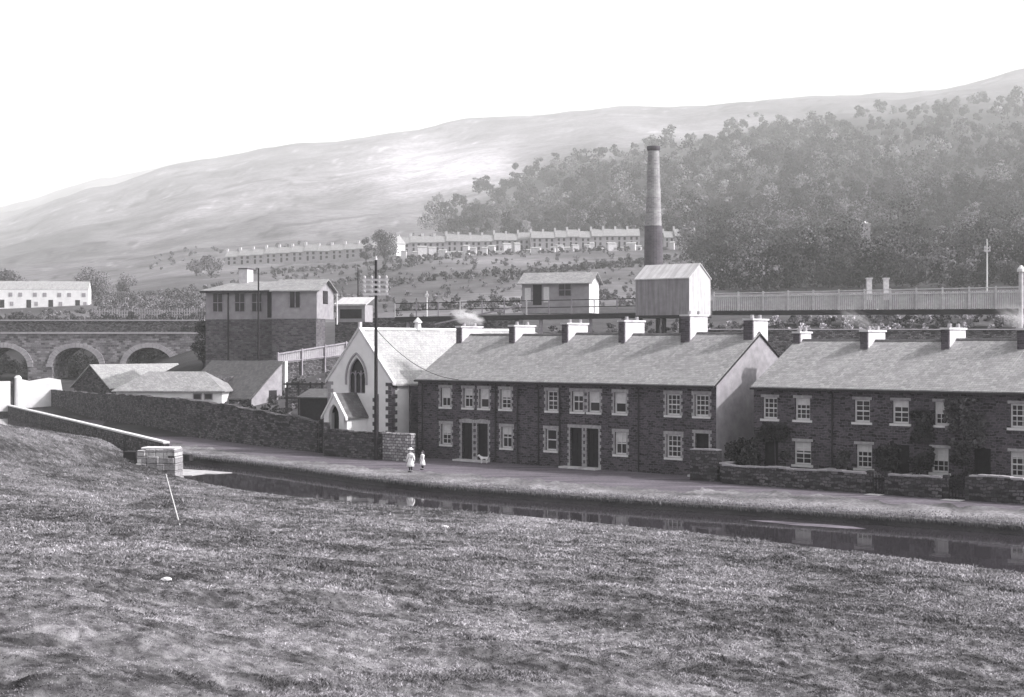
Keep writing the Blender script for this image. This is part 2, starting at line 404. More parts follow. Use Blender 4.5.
# ------------------------------------------------------------------ cottages
def wall_with_holes(W_, H_, holes, yf=0.0, th=.34, x0=.002):
    mb = MB(); x1 = W_-.002
    xs = sorted({x0, x1, *[h[0] for h in holes], *[h[1] for h in holes]}); zs = sorted({0, H_, *[h[2] for h in holes], *[h[3] for h in holes]})
    inh = lambda x, z: any(h[0] < x < h[1] and h[2] < z < h[3] for h in holes)
    for xa, xb in zip(xs, xs[1:]):
        for za, zb in zip(zs, zs[1:]):
            if not inh((xa+xb)/2, (za+zb)/2): mb.face([(xa,yf,za),(xb,yf,za),(xb,yf,zb),(xa,yf,zb)])
    for a, b, c, d in holes:
        mb.face([(a,yf,c),(a,yf+th,c),(a,yf+th,d),(a,yf,d)]); mb.face([(b,yf,c),(b,yf,d),(b,yf+th,d),(b,yf+th,c)])
        mb.face([(a,yf,c),(b,yf,c),(b,yf+th,c),(a,yf+th,c)]); mb.face([(a,yf,d),(a,yf+th,d),(b,yf+th,d),(b,yf,d)])
        mb.face([(a-.3,yf+th,c-.3),(b+.3,yf+th,c-.3),(b+.3,yf+th,d+.3),(a-.3,yf+th,d+.3)])
    return mb
def toothed(x0, x1, z0, z1, step=.2, a=.1, b=.2, yf=-.018, lintel=.22, arch=False):
    mb = MB(); k = 0; z = z0
    while z < z1-.02:
        w = a if k % 2 else b; zt = min(z+step, z1)
        mb.box(x0-w, x0, yf, .1, z+.004, zt-.004).box(x1, x1+w, yf, .1, z+.004, zt-.004); z += step; k += 1
    n = 7
    for i in range(n):
        xa = x0-b+(x1-x0+2*b)*i/n; xb = x0-b+(x1-x0+2*b)*(i+1)/n
        rise = .08*(1-((i+.5-n/2)/(n/2))**2) if arch else 0
        mb.box(xa+.004, xb-.004, yf-.004, .1, z1+.004, z1+lintel+rise)
    return mb
def window(root, xc, z0, z1, w=.92, sashes=(2,2), blind=0.0, surround='pale_brick', teeth=True, lintel=.2, col='white_paint', bar=.035):
    xa, xb = xc-w/2, xc+w/2; y = .12
    f = MB(); fr = .085
    f.box(xa, xa+fr, y, y+.09, z0, z1).box(xb-fr, xb, y, y+.09, z0, z1).box(xa+fr, xb-fr, y, y+.09, z0, z0+.1).box(xa+fr, xb-fr, y, y+.09, z1-fr, z1)
    zm = (z0+z1)/2; f.box(xa+fr, xb-fr, y-.012, y+.07, zm-.035, zm+.035)
    nx, nz = sashes
    for i in range(1, nx): x = xa+(xb-xa)*i/nx; f.box(x-bar/2, x+bar/2, y+.01, y+.05, z0+.1, zm-.035).box(x-bar/2, x+bar/2, y+.01, y+.05, zm+.035, z1-fr)
    for h0, h1 in ((z0+.1, zm-.035), (zm+.035, z1-fr)):
        for k in range(1, nz):
            zz = h0+(h1-h0)*k/nz
            for i in range(nx):
                x0_ = xa+(xb-xa)*i/nx+bar/2 if i else xa+fr; x1_ = xa+(xb-xa)*(i+1)/nx-bar/2 if i < nx-1 else xb-fr
                f.box(x0_, x1_, y+.012, y+.048, zz-bar/2, zz+bar/2)
    wo = f.build('window', col, root)
    MB().box(xa+fr, xb-fr, y+.05, y+.058, z0+.1, z1-fr).build('pane', 'glass', wo) if blind < .99 else None
    if blind > 0:
        zb = z1-fr-(z1-z0-fr-.1)*blind
        MB().box(xa+fr+.004, xb-fr-.004, y+.036, y+.046, zb, z1-fr).build('blind', 'blind_cloth', wo)
    MB().box(xa-.14, xb+.14, -.07, .14, z0-.13, z0-.003).build('sill', 'white_paint', wo)
    if teeth: toothed(xa, xb, z0, z1, lintel=lintel).build('surround', surround, wo)
    else: MB().box(xa-.12, xb+.12, -.02, .1, z1+.004, z1+lintel).build('surround', surround, wo)
    return wo
def door(root, xc, z1=2.5, w=.92, arch=False, surround=True, step=True, stepw=1.6):
    xa, xb = xc-w/2, xc+w/2
    d = MB().box(xa+.07, xb-.07, .2, .25, .14, z1-.07); 
    for za, zb in ((.3,.95),(1.15,2.15)):
        for a, b in ((xa+.14, xc-.04),(xc+.04, xb-.14)): d.box(a, b, .18, .199, za, zb)
    do = d.build('door', 'dark_wood', root)
    MB().box(xa, xa+.068, .15, .26, .12, z1).box(xb-.068, xb, .15, .26, .12, z1).box(xa+.068, xb-.068, .15, .26, z1-.068, z1).build('frame', 'dark_wood', do)
    MB().tube([(xb-.16,.17,1.1),(xb-.16,.12,1.1)], [.02,.03], 8).build('handle', 'iron', do)
    if surround: toothed(xa, xb, .12, z1, lintel=.2, arch=arch).build('surround', 'pale_brick', do)
    if step: MB().box(xc-stepw/2, xc+stepw/2, -.62, -.004, 0, .12).build('doorstep', 'pale_stone', root)
def chimney(root, x, ridge_z, h, yr, front=1.0, back=1.25, th=.42, slope=.6, pots=2):
    zt = ridge_z+h; y0 = yr-front; y1 = yr+back
    bot = ridge_z-1.2
    s_ = MB().box(x-th/2, x+th/2, y0, y1, bot, zt); s_ = s_.build('chimney', 'chimney_render', root)
    MB().box(x-th/2-.012, x+th/2+.012, y0-.02, y0+.12, bot, zt-.002).build('front_shade', 'brick_dark', s_)  # dark slab that paints shade onto the stack's front face
    MB().box(x-th/2-.07, x+th/2+.07, y0-.07, y1+.07, zt+.003, zt+.11).build('cap', 'chimney_render', s_)
    for k in range(pots):
        y = y0+(y1-y0)*(k+.5)/pots
        MB().tube([(x,y,zt+.1),(x,y,zt+.34)], [.13,.11], 10).build('chimney_pot', 'pale_brick', s_)
def cottage(fr, ta, tb, label, wins, doors, eave=5.42, ridge=8.3, depth=9.7, chims=(), gable_r=None, gable_l=None, grp=None, pipes=(), over=.28, roof_mat='slate'):
    ridge += random.uniform(-.06,.06); W_ = tb-ta; root = fr.empty('cottage', ta); tag(root, label, 'cottage', grp)
    holes = []
    for w in wins: holes.append((w['x']-w.get('w',.92)/2, w['x']+w.get('w',.92)/2, w['z0'], w['z1']))
    for d in doors: holes.append((d['x']-.46, d['x']+.46, .12, d.get('z1', 2.5)))
    mb = wall_with_holes(W_, eave, holes)
    sl = (ridge-eave)/(depth/2)
    mb.face([(.002,depth,0),(W_-.002,depth,0),(W_-.002,depth,eave),(.002,depth,eave)])
    for x, g in ((.002, gable_l), (W_-.002, gable_r)):
        if not g: mb.face([(x,0,0),(x,depth,0),(x,depth,eave),(x,depth/2,ridge-.03),(x,0,eave)])
    mb.build('wall', 'facade_stone', root)
    for x, g, s in ((0, gable_l, -1), (W_, gable_r, 1)):
        if g: MB().prism([(.02,0),(depth,0),(depth,eave),(depth/2,ridge-.03),(.02,eave)], 'x', x-.1 if s > 0 else x-.02, x+.02 if s > 0 else x+.1).build('gable', g, root)
    for w in wins:
        k = {a: b for a, b in w.items() if a != 'x'}; window(root, w['x'], k.pop('z0'), k.pop('z1'), **k)
    for d in doors:
        k = {a: b for a, b in d.items() if a != 'x'}; door(root, d['x'], **k)
    # roof slabs with overhang at the eaves
    th = .1; xe0 = -.05 if gable_l else .0015; xe1 = W_+.06 if gable_r else W_-.0015
    ze = eave-over*sl+.06; rz = ridge+.06
    rf = MB().prism([(-over,ze),(depth/2,rz),(depth+over,ze),(depth+over,ze-th),(depth/2,rz-th),(-over,ze-th)], 'x', xe0, xe1).build('roof', roof_mat, root)
    MB().prism([(depth/2-.16,rz-.06),(depth/2,rz+.07),(depth/2+.16,rz-.06)], 'x', xe0+.001, xe1-.001).build('ridge_tile', 'dark_slate', rf)
    if gable_r: 
        for sgn in (0,1):
            a, b = ((-over,ze-.13),(depth/2,rz-.13)) if not sgn else ((depth/2,rz-.13),(depth+over,ze-.13))
            MB().prism([a,b,(b[0],b[1]+.1),(a[0],a[1]+.1)], 'x', xe1+.002, xe1+.05).build('bargeboard', 'dark_wood', rf)
    MB().box(xe0, xe1, -over-.1, -over+.02, ze-.17, ze-.06).build('gutter', 'iron', root)
    for x in pipes:
        MB().tube([(x,-.07,.05),(x,-.07,ze-.35),(x,-over-.02,ze-.1)], .05, 7).build('downpipe', 'iron', root)
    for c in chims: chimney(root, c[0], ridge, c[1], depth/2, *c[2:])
    return root
B1 = [418, 474, 527.5, 585, 648.5, 716]; TB = [T.pix(b) for b in B1]; TB[0] = 0
U0, U1, G0, G1 = 3.5, 4.75, 1.0, 2.35
def wn(i, px, lvl, TBx, **k):
    d = dict(x=T.pix(px)-TBx[i], z0=U0 if lvl else G0, z1=U1 if lvl else G1, w=.86); d.update(k); return d
def dn(i, px, TBx, **k): d = dict(x=T.pix(px)-TBx[i]); d.update(k); return d
G_1 = 'terraced cottages of the row beside the chapel'
cottage(T, TB[0], TB[1], 'stone cottage nearest the chapel, dark arched doorway with white dog near its step', 
  [wn(0,445.5,1,TB,blind=.5,sashes=(2,1)), wn(0,468,1,TB,sashes=(2,1),blind=.35,w=.8), wn(0,446,0,TB,sashes=(2,2),blind=.45)], [dn(0,467,TB,arch=True,stepw=1.5)],
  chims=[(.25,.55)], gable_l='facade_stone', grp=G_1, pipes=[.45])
cottage(T, TB[1], TB[2], 'stone cottage, second from the chapel, blinds half drawn, doorway paired with the chapel-end one',
  [wn(1,484,1,TB,sashes=(1,1),blind=.5,w=.8), wn(1,505.5,1,TB,sashes=(2,2),blind=.4), wn(1,506.5,0,TB,sashes=(2,1),blind=.35)], [dn(1,482.5,TB,arch=True,stepw=1.3)],
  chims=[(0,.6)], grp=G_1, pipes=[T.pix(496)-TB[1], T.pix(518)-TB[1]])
cottage(T, TB[2], TB[3], 'middle stone cottage of the five-house row, long pale doorstep at its doorway',
  [wn(2,552,1,TB,sashes=(2,2)), wn(2,577.5,1,TB,sashes=(2,1),blind=.2), wn(2,551,0,TB,sashes=(1,1))], [dn(2,576,TB,stepw=1.8)],
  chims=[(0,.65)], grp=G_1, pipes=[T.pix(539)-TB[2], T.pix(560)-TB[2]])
cottage(T, TB[3], TB[4], 'stone cottage, fourth from the chapel, white blinds drawn halfway down its tall sash windows',
  [wn(3,594,1,TB,sashes=(1,1),blind=.5), wn(3,620,1,TB,sashes=(1,1),blind=.5), wn(3,620.5,0,TB,sashes=(2,1),blind=.45)], [dn(3,592.5,TB,stepw=1.3)],
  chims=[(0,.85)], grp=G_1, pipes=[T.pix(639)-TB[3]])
cottage(T, TB[4], TB[5], 'end stone cottage with rendered grey gable and white barred windows, two tall stacks',
  [wn(4,673,1,TB,sashes=(3,2),w=.95), wn(4,701.5,1,TB,sashes=(3,2),w=.95), wn(4,673.5,0,TB,sashes=(3,2),w=1.0,z0=1.0)], [dn(4,702,TB,stepw=1.2)],
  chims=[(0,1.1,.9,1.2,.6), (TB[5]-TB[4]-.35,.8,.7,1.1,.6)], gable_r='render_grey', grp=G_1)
# second row
T2 = Frame(T.pt(T.pix(754)).x, T.pt(T.pix(754)).y, -.12)
B2 = [753, 831, 914, 996, 1090]; S2 = [T2.pix(b) for b in B2]; S2[0] = 0
def wm(i, px, lvl, **k):
    d = dict(x=T2.pix(px)-S2[i], z0=3.62 if lvl else 1.15, z1=4.82 if lvl else 2.42, w=.92, teeth=False, sashes=(3,2), lintel=.16); d.update(k); return d
def dm(i, px, **k): d = dict(x=T2.pix(px)-S2[i], surround=False); d.update(k); return d
G_2 = 'terraced cottages of the row with walled front gardens'
K2 = dict(eave=5.5, ridge=8.0, depth=9.8, grp=G_2)
cottage(T2, S2[0], S2[1], 'garden-row cottage beside the alley, its slate roof end overlapping the grey gable behind', [wm(0,770,1), wm(0,802.5,1,blind=.3), wm(0,802.5,0,sashes=(2,2),blind=.4,w=1.05)], [dm(0,771)], chims=[(.2,.45,.4,1.0,.4)], gable_l='facade_stone', **K2)
cottage(T2, S2[1], S2[2], 'garden-row cottage with white-framed windows and a big dark bush over its doorway', [wm(1,862,1,sashes=(2,2)), wm(1,900.5,1,blind=.25,sashes=(2,2)), wm(1,864,0,blind=.3)], [dm(1,901)], chims=[(0,.55)], pipes=[.1], **K2)
cottage(T2, S2[2], S2[3], 'garden-row cottage overgrown with climbing ivy round its upper window', [wm(2,943,1,blind=.5), wm(2,940,0,blind=.5)], [dm(2,982)], chims=[(0,.6)], **K2)
cottage(T2, S2[3], S2[4], 'garden-row cottage at the picture edge with tall white-barred windows and no creeper', [wm(3,1019,1), wm(3,1019,0,blind=.2), wm(3,1060,1)], [dm(3,1062)], chims=[(-.2,.6,1.0,1.2)], gable_r='render_grey', **K2)

# ------------------------------------------------------------------ garden walls of the second row
def pwall(name, fr, ta, tb, yl, z0, z1, th, label, cat, mat='wall_stone', cop='render_mid', grp=None, coph=.09, slope=0, wavy=.05):
    root = fr.empty(name, ta, yl); tag(root, label, cat, grp); L = tb-ta
    n = max(2, int(L/.8)); mb = MB(); tops = [z1+slope*i/n+random.uniform(-wavy, wavy) for i in range(n+1)]
    for i in range(n):
        xa, xb = L*i/n, L*(i+1)/n
        mb.prism([(xa,z0),(xb,z0),(xb,tops[i+1]),(xa,tops[i])], 'y', 0, th)
    w = mb.build('wall', mat, root)
    if cop:
        c = MB(); x = 0
        while x < L-.05:
            d = min(random.uniform(.35,.7), L-x); zt = np.interp(x+d/2, [L*i/n for i in range(n+1)], tops)+.003
            c.prism([(x+.01,zt),(x+d-.01,zt),(x+d-.02,zt+coph*random.uniform(.7,1.2)),(x+.02,zt+coph*random.uniform(.7,1.2))], 'y', -.05, th+.05); x += d
        c.build('coping', cop, root)
    return root
yl = -2.9
q = lambda px: T2.pix(px, yl=yl)
GW = 'low stone garden walls before the second row'
pwall('garden_wall', T2, q(722), q(866), yl, 0, 1.12, .35, 'low stone garden wall with pale coping from the alley to the first gate gap', 'garden wall', grp=GW)
pwall('garden_wall', T2, q(888), q(942), yl, 0, 1.1, .35, 'short stone garden wall between the two gate gaps', 'garden wall', grp=GW)
pwall('garden_wall', T2, q(969), q(1110), yl, 0, 1.3, .35, 'low stone garden wall from second gate gap to picture edge', 'garden wall', grp=GW)
pwall('garden_wall', T, T.pix(690, yl=-2.4), T.pix(717, yl=-2.4), -2.4, 0, 1.75, .5, 'taller rough stone wall end before the grey-gabled cottage', 'garden wall', grp=GW, mat='wall_stone')
ra = T.pix(690, yl=-2.4)
def cross_wall(fr, t, ya, yb, h, label):
    root = fr.empty('garden_wall', t, ya); tag(root, label, 'garden wall', GW)
    MB().box(0, .35, .02, yb-ya, 0, h).build('wall', 'wall_stone', root); MB().box(-.04, .39, 0, yb-ya, h+.003, h+.09).build('coping', 'render_mid', root)
cross_wall(T2, q(722)-.4, yl+.4, -.1, 1.15, 'stone wall running back along the alley beside the grey gable')
cross_wall(T2, S2[1], yl+.4, -.1, 1.0, 'cross wall dividing the first and second walled front gardens')
cross_wall(T2, S2[2], yl+.4, -.1, 1.0, 'cross wall dividing the bushy and the ivy-covered front gardens')
for pa, pb, lab in ((866,888,'dark wooden garden gate between the first two garden walls'),(942,969,'dark wooden garden gate beside the wall at the picture edge')):
    a, b = q(pa), q(pb); root = T2.empty('garden_gate', a, yl+.1); tag(root, lab, 'gate', 'garden gates of the second row')
    L = b-a
    for x in (.12, L-.12): MB().box(x-.12, x+.12, 0, .3, 0, 1.3).build('gatepost', 'wall_stone', root)
    g = MB().box(.26, L-.26, .12, .16, .15, .25).box(.26, L-.26, .12, .16, .85, .95)
    n = int((L-.5)/.14)
    for i in range(n): x = .27+i*(L-.56)/max(1,n-1); g.box(x, x+.05, .09, .118, .08, 1.1)
    g.build('gate', 'dark_wood', root)
    MB().box(.2, L-.2, -.75, -.1, 0, .14).build('doorstep', 'pale_stone', root)

# ------------------------------------------------------------------ chapel
tl, tr = T.pix(328, yl=.4), T.pix(391.5, yl=.4); CW = tr-tl
ch = T.empty('chapel', tl, .4); tag(ch, 'white rendered chapel with pale slate roof, tall gothic window and gabled porch', 'chapel')
CE, CR, CL = 5.1, 8.68, 18.0
def gothic(xc, z0, zs, w, n=8):
    """outline of a pointed opening, bottom left round to bottom right"""
    pts = [(xc-w/2, z0), (xc-w/2, zs)]
    r = w*1.0
    for i in range(1, n+1):
        a = math.pi-(math.pi/3)*i/n; pts.append((xc+w/2+r*math.cos(a), zs+r*math.sin(a)))
    right = [(2*xc-x, z) for x, z in reversed(pts[:-1])]
    return pts+right
def slice_wall(mb, x0, x1, top, bot, openings, y0, y1, n=60):
    """wall of vertical slices: top(x), bot(x); openings = [(xa,xb,z0,zfun)]"""
    xs = sorted({x0, x1, *[x0+(x1-x0)*i/n for i in range(n+1)], *[v for o_ in openings for v in (o_[0], o_[1], *[o_[0]+(o_[1]-o_[0])*k/10 for k in range(11)])]})
    xs = [x for i, x in enumerate(xs) if i == 0 or x-xs[i-1] > 1e-5]
    def quad(xa, xb, a0, b0, a1, b1):
        for y in (y0, y1): mb.face([(xa,y,a0),(xb,y,b0),(xb,y,b1),(xa,y,a1)])
    for xa, xb in zip(xs, xs[1:]):
        xm = (xa+xb)/2; op = next((o_ for o_ in openings if o_[0] < xm < o_[1]), None)
        if op is None: quad(xa, xb, bot(xa), bot(xb), top(xa), top(xb))
        else:
            za, zb = op[3](xa), op[3](xb); quad(xa, xb, za, zb, top(xa), top(xb))
            mb.face([(xa,y0,za),(xb,y0,zb),(xb,y1,zb),(xa,y1,za)])
            if op[2] > bot(xm)+.01:
                quad(xa, xb, bot(xa), bot(xb), op[2], op[2]); mb.face([(xa,y0,op[2]),(xb,y0,op[2]),(xb,y1,op[2]),(xa,y1,op[2])])
    for op in openings:
        for x in (op[0], op[1]): mb.face([(x,y0,op[2]),(x,y1,op[2]),(x,y1,op[3](x)),(x,y0,op[3](x))])
    return mb
def pointed(xc, zs, w):
    return lambda x: zs+math.sqrt(max(0, w*w-(w/2+abs(x-xc))**2))
gt_ = lambda x: CE+(CR-CE)*(1-abs(x-CW/2)/(CW/2))
wxc = CW*.46; ww = 1.7; wz0, wzs = 4.2, 5.25
mb = slice_wall(MB(), 0, CW, gt_, lambda x: 0, [(wxc-ww/2, wxc+ww/2, wz0, pointed(wxc, wzs, ww))], 0, .4)
mb.build('front_wall', 'limewash', ch)
mb = MB().box(CW-.4, CW-.003, .403, CL, 0, CE-.05).box(.003, .4, .403, CL, 0, CE-.05)
mb.prism([(0.4,0),(CW-.4,0),(CW-.4,CE),(CW/2,CR-.2),(.4,CE)], 'y', CL-.4, CL-.01); mb.build('wall', 'render_white', ch)
sl = (CR-CE)/(CW/2)
rf = MB(); 
for s in (1,-1):
    xe = CW/2+s*(CW/2+.25); ze = CE-.25*sl+.08
    rf.prism([(CW/2, CR+.08), (xe, ze), (xe, ze-.12), (CW/2, CR-.04)], 'y', .25, CL+.15)
rf = rf.build('roof', 'chapel_slate', ch)
MB().prism([(CW/2-.14,CR+.02),(CW/2,CR+.17),(CW/2+.14,CR+.02)], 'y', .26, CL+.14).build('ridge_tile', 'render_white', rf)
# gable coping
cp = MB()
for s in (1,-1):
    xe = CW/2+s*(CW/2+.22); ze = CE-.22*sl
    cp.prism([(CW/2, CR+.22), (xe, ze+.22), (xe, ze-.02), (CW/2, CR-.02)], 'y', -.08, .246)
cp.build('gable_coping', 'pale_stone', ch)
MB().box(CW/2-.09, CW/2+.09, -.02, .2, CR+.2, CR+.55).build('finial', 'pale_stone', ch)
# roof ventilator seen on the ridge
yv = 6.0
v_ = MB().tube([(CW/2,yv,CR),(CW/2,yv,CR+.55)], [.28,.22], 8).tube([(CW/2,yv,CR+.55),(CW/2,yv,CR+.62),(CW/2,yv,CR+.95)], [.33,.33,.04], 8); v_.build('ventilator', 'white_paint', ch)
# window tracery, glass, hood mould
go = MB().face([(x,.25,z) for x, z in gothic(wxc, wz0, wzs, ww)]).build('gothic_window', 'glass', ch)
tr_ = MB()
for dx in (-ww/6, ww/6): tr_.box(wxc+dx-.05, wxc+dx+.05, .14, .22, wz0, wzs+.55)
ol = gothic(wxc, wz0, wzs, ww)
for a, b in zip(ol, ol[1:]+ol[:1]): tr_.bar((a[0],.16,a[1]), (b[0],.16,b[1]), .1, .1)
for dx in (-ww/3, 0, ww/3):
    l = [(wxc+dx+math.cos(a)*ww/6, wzs+.0+math.sin(a)*ww/4) for a in np.linspace(math.pi, 0, 7)]
    for a, b in zip(l, l[1:]): tr_.bar((a[0],.17,a[1]), (b[0],.17,b[1]), .06, .06)
tr_.build('tracery', 'grey_wood', go)
hm = MB(); ol = gothic(wxc, wz0+.6, wzs, ww+.35)
for a, b in zip(ol, ol[1:]): hm.bar((a[0],-.03,a[1]), (b[0],-.03,b[1]), .14, .12)
hm.build('hood_mould', 'render_mid', go)
# dark quoins: both front corners and along the side wall
def quoins(x, y, zt, dirx, diry):
    mb = MB(); z = 0; k = 0
    while z < zt-.1:
        a, b = (.55,.3) if k % 2 else (.3,.55)
        x0, x1 = sorted((x+.03*(-dirx), x+dirx*a)); y0, y1 = sorted((y-.03*diry, y+diry*b))
        mb.box(x0, x1, y0, y1, z+.004, min(z+.28, zt)-.004); z += .28; k += 1
    return mb
quoins(CW, 0, CE-.1, -1, 1).build('quoins', 'brick_dark', ch)
MB().box(CW-.02, CW+.2, 1.75, 3.3, 0, CE-.25).build('buttress', 'brick_dark', ch)
quoins(CW*.80, 0, 4.3, -1, 1).build('quoins', 'brick_dark', ch)
quoins(0, 0, CE-.1, 1, 1).build('quoins', 'render_mid', ch)
for y in (7.6, 10.5):
    s_ = MB().box(CW-.02, CW+.02, y-.4, y+.4, 1.8, 3.6).build('window', 'glass', ch)
# porch
pf = Frame(ch.location.x, ch.location.y)
pw, pl = 2.0, 2.2; pxc = CW*.255+1.3; pe, pr = 2.85, 4.2
po = MB(); pt = lambda x: pe+(pr-pe)*(1-abs(x-pxc)/(pw/2))
slice_wall(po, pxc-pw/2, pxc+pw/2, pt, lambda x: 0, [(pxc-.52, pxc+.52, 0, pointed(pxc, 2.6, 1.04))], -pl, -pl+.3, 30)
po.box(pxc-pw/2+.003, pxc-pw/2+.3, -pl+.303, -.005, 0, pe).box(pxc+pw/2-.3, pxc+pw/2-.003, -pl+.303, -.005, 0, pe)
po = po.build('porch', 'render_white', ch)
pr_ = MB(); psl = (pr-pe)/(pw/2)
for s in (1,-1):
    xe = pxc+s*(pw/2+.22); ze = pe-.22*psl+.06
    pr_.prism([(pxc, pr+.06), (xe, ze), (xe, ze-.1), (pxc, pr-.04)], 'y', -pl+.16, -.006)
pr_.build('porch_roof', 'dark_slate', po)
pb = MB()
for s in (1,-1):
    xe = pxc+s*(pw/2+.25); ze = pe-.25*psl+.1
    pb.prism([(pxc, pr+.12), (xe, ze), (xe, ze-.2), (pxc, pr-.1)], 'y', -pl-.07, -pl+.155)
pb.build('bargeboard', 'white_paint', po)
MB().box(pxc-.68, pxc+.68, -pl+.7, -pl+.76, 0, 3.3).build('porch_inner_shade', 'dark_wood', po)  # dark panel set close behind the arch as the porch's inner shade
# forecourt wall
yw = -3.0; qq = lambda px: T.pix(px, yl=yw)
pwall('forecourt_wall', T, qq(327), qq(381), yw, 0, 1.72, .4, 'dark stone wall before the chapel porch', 'wall', cop='wall_stone', wavy=.06)
pwall('forecourt_wall', T, qq(382)+.05, qq(411), yw, 0, 1.72, .4, 'pale whitish rubble wall at the chapel corner beside the telegraph pole', 'wall', mat='pale_rubble', cop='pale_rubble')

# ------------------------------------------------------------------ long dark boundary wall
def poly_wall(name, pts, tops, label, cat, mat, cop, th=.45, coph=.12, step=1.2, jag=.09, z0=-.1):
    P = [Vector((x,y,0)) for x, y in pts]; root = empty(name, P[0]); tag(root, label, cat)
    L = [0]
    for a, b in zip(P, P[1:]): L.append(L[-1]+(b-a).length)
    n = int(L[-1]/step); S = [L[-1]*i/n for i in range(n+1)]
    cx = [Vector((np.interp(s, L, [p.x for p in P]), np.interp(s, L, [p.y for p in P]), 0))-P[0] for s in S]
    tz = [float(np.interp(s, L, tops))+random.uniform(-jag, jag) for s in S]
    mb = MB(); cb = MB()
    nr = []
    for i in range(n+1):
        d = (cx[min(i+1,n)]-cx[max(i-1,0)]).normalized(); nr.append(Vector((-d.y, d.x, 0)))
    for i in range(n):
        a, b = cx[i], cx[i+1]; na, nb = nr[i]*th/2, nr[i+1]*th/2
        def hexa(m, o_, za, zb, ha, hb):
            j = len(m.v)
            for p, nn, zz0, zz1 in ((a,na*o_,za,ha),(b,nb*o_,zb,hb)):
                m.v += [(p.x-nn.x,p.y-nn.y,zz0),(p.x+nn.x,p.y+nn.y,zz0),(p.x+nn.x,p.y+nn.y,zz1),(p.x-nn.x,p.y-nn.y,zz1)]
            for q_ in ((0,1,2,3),(4,7,6,5),(0,4,5,1),(1,5,6,2),(2,6,7,3),(3,7,4,0)): m.f.append(tuple(j+k for k in q_))
        hexa(mb, 1, z0, z0, tz[i], tz[i+1]); hexa(cb, 1.2, tz[i]+.004, tz[i+1]+.004, tz[i]+coph, tz[i+1]+coph)
    mb.build('wall', mat, root); cb.build('coping', cop, root); return root
wp = [(-84,235), (-50.6,168), (-38,144.5), (-27,125), (-19.5,114), (-13.6,106.2)]
poly_wall('boundary_wall', wp, [2.2,2.3,2.7,3.0,2.6,2.1], 'long high dark stone wall beside the canal road, running to the chapel gate', 'wall', 'wall_stone', 'wall_stone')
g0 = Vector((-13.5,106.05,0)); g1 = T.pt(qq(327), yw); d = g1-g0; ga = math.atan2(d.y, d.x)
root = empty('gateway', g0, ga); tag(root, 'dark plank gate between boundary wall and chapel forecourt wall', 'gate')
L = d.length
MB().box(.05, .45, -.2, .25, 0, 2.3).build('gatepost', 'wall_stone', root); MB().box(L-.42, L-.03, -.2, .25, 0, 2.3).build('gatepost', 'wall_stone', root)
g = MB(); x = .47
while x < L-.45: g.box(x, min(x+.13, L-.44), 0, .05, .08, 2.0); x += .14
g.build('gate', 'dark_wood', root)

# canal-side wall with white coping
poly_wall('canal_wall', [(-125,291),(-60.3,176.6),(-40.3,137.6),(-24.6,106.8)], [.6,.6,.6,.6], 'low dark canal wall topped with a thin white coping line', 'wall', 'wall_stone', 'white_paint', th=.4, coph=.13, jag=.005, z0=-1.2)
# pale abutment
D_ = 90.0
root = empty('stone_abutment', (wx(156,D_), D_, 0), R(-8)); tag(root, 'pale broken stone abutment at the canal narrows', 'stonework')
mb = MB(); random.seed(3)
for j in range(5):
    zz = -.75+j*.42; x = -1.35+.04*j
    while x < 1.22-.02*j:
        w_ = random.uniform(.4,.75); x1 = min(x+w_, 1.28-.02*j)
        if not (j == 4 and random.random() < .45): mb.box(x+.01, x1-.01, random.uniform(-.08,.06), 1.3, zz+.01, zz+.41+(random.uniform(-.1,.08) if j >= 3 else 0))
        x = x1
mb.build('masonry', 'abutment_stone', root, bevel=.03)
MB().box(-1.0, 1.15, .1, 1.2, 1.36, 1.47).build('coping', 'pale_stone', root, bevel=.03)
# dark timber and block beside it
root = empty('timber_baulk', (wx(172,100), 100, 0), R(-15)); tag(root, 'dark timber baulk lying across the canal edge behind the abutment', 'timber')
MB().box(-1.3, 1.4, -.25, .25, -.1, .35).build('beam', 'dark_wood', root, bevel=.03)
root = empty('dark_block', (wx(135,91.5), 91.5, .7), R(-8)); tag(root, 'dark square block beside the pale abutment', 'culvert')  # a plain dark box, no culvert is modelled
MB().box(-.75, .05, 0, .9, -.15, .42).build('opening', 'dark_wood', root)  # one solid dark box, nothing hollow behind it
# thin pale rope/pole lying on the slope
Za = near_z(np.array([166.]), np.array([84.]), ray_hit(NEARS, np.array([166.])))[0]; Zb = near_z(np.array([180.]), np.array([60.]), ray_hit(NEARS, np.array([180.])))[0]
pa = ground_pt(164, 475, .35); 
def on_bank(px, py):
    D = np.linspace(12, 85, 900); DNp = ray_hit(NEARS, np.full(900, float(px))); D = D[D < DNp]
    z = near_z(np.full(len(D), float(px)), D, DNp[:len(D)]); yy = HY+(EYE-z)*F/D
    k = int(np.argmin(np.abs(yy-py))); return Vector((wx(px, D[k]), D[k], z[k]))
a, b = on_bank(166, 477), on_bank(180, 526)
mb = MB(); pts = []
pts = [a+Vector((0,0,.25)), b+Vector((0,0,.03))]
mb.tube(pts, .022, 6).build('mooring_rope', 'white_paint'); tag(bpy.data.objects['mooring_rope'], 'thin pale rope running from the stone abutment down onto the grass', 'rope')

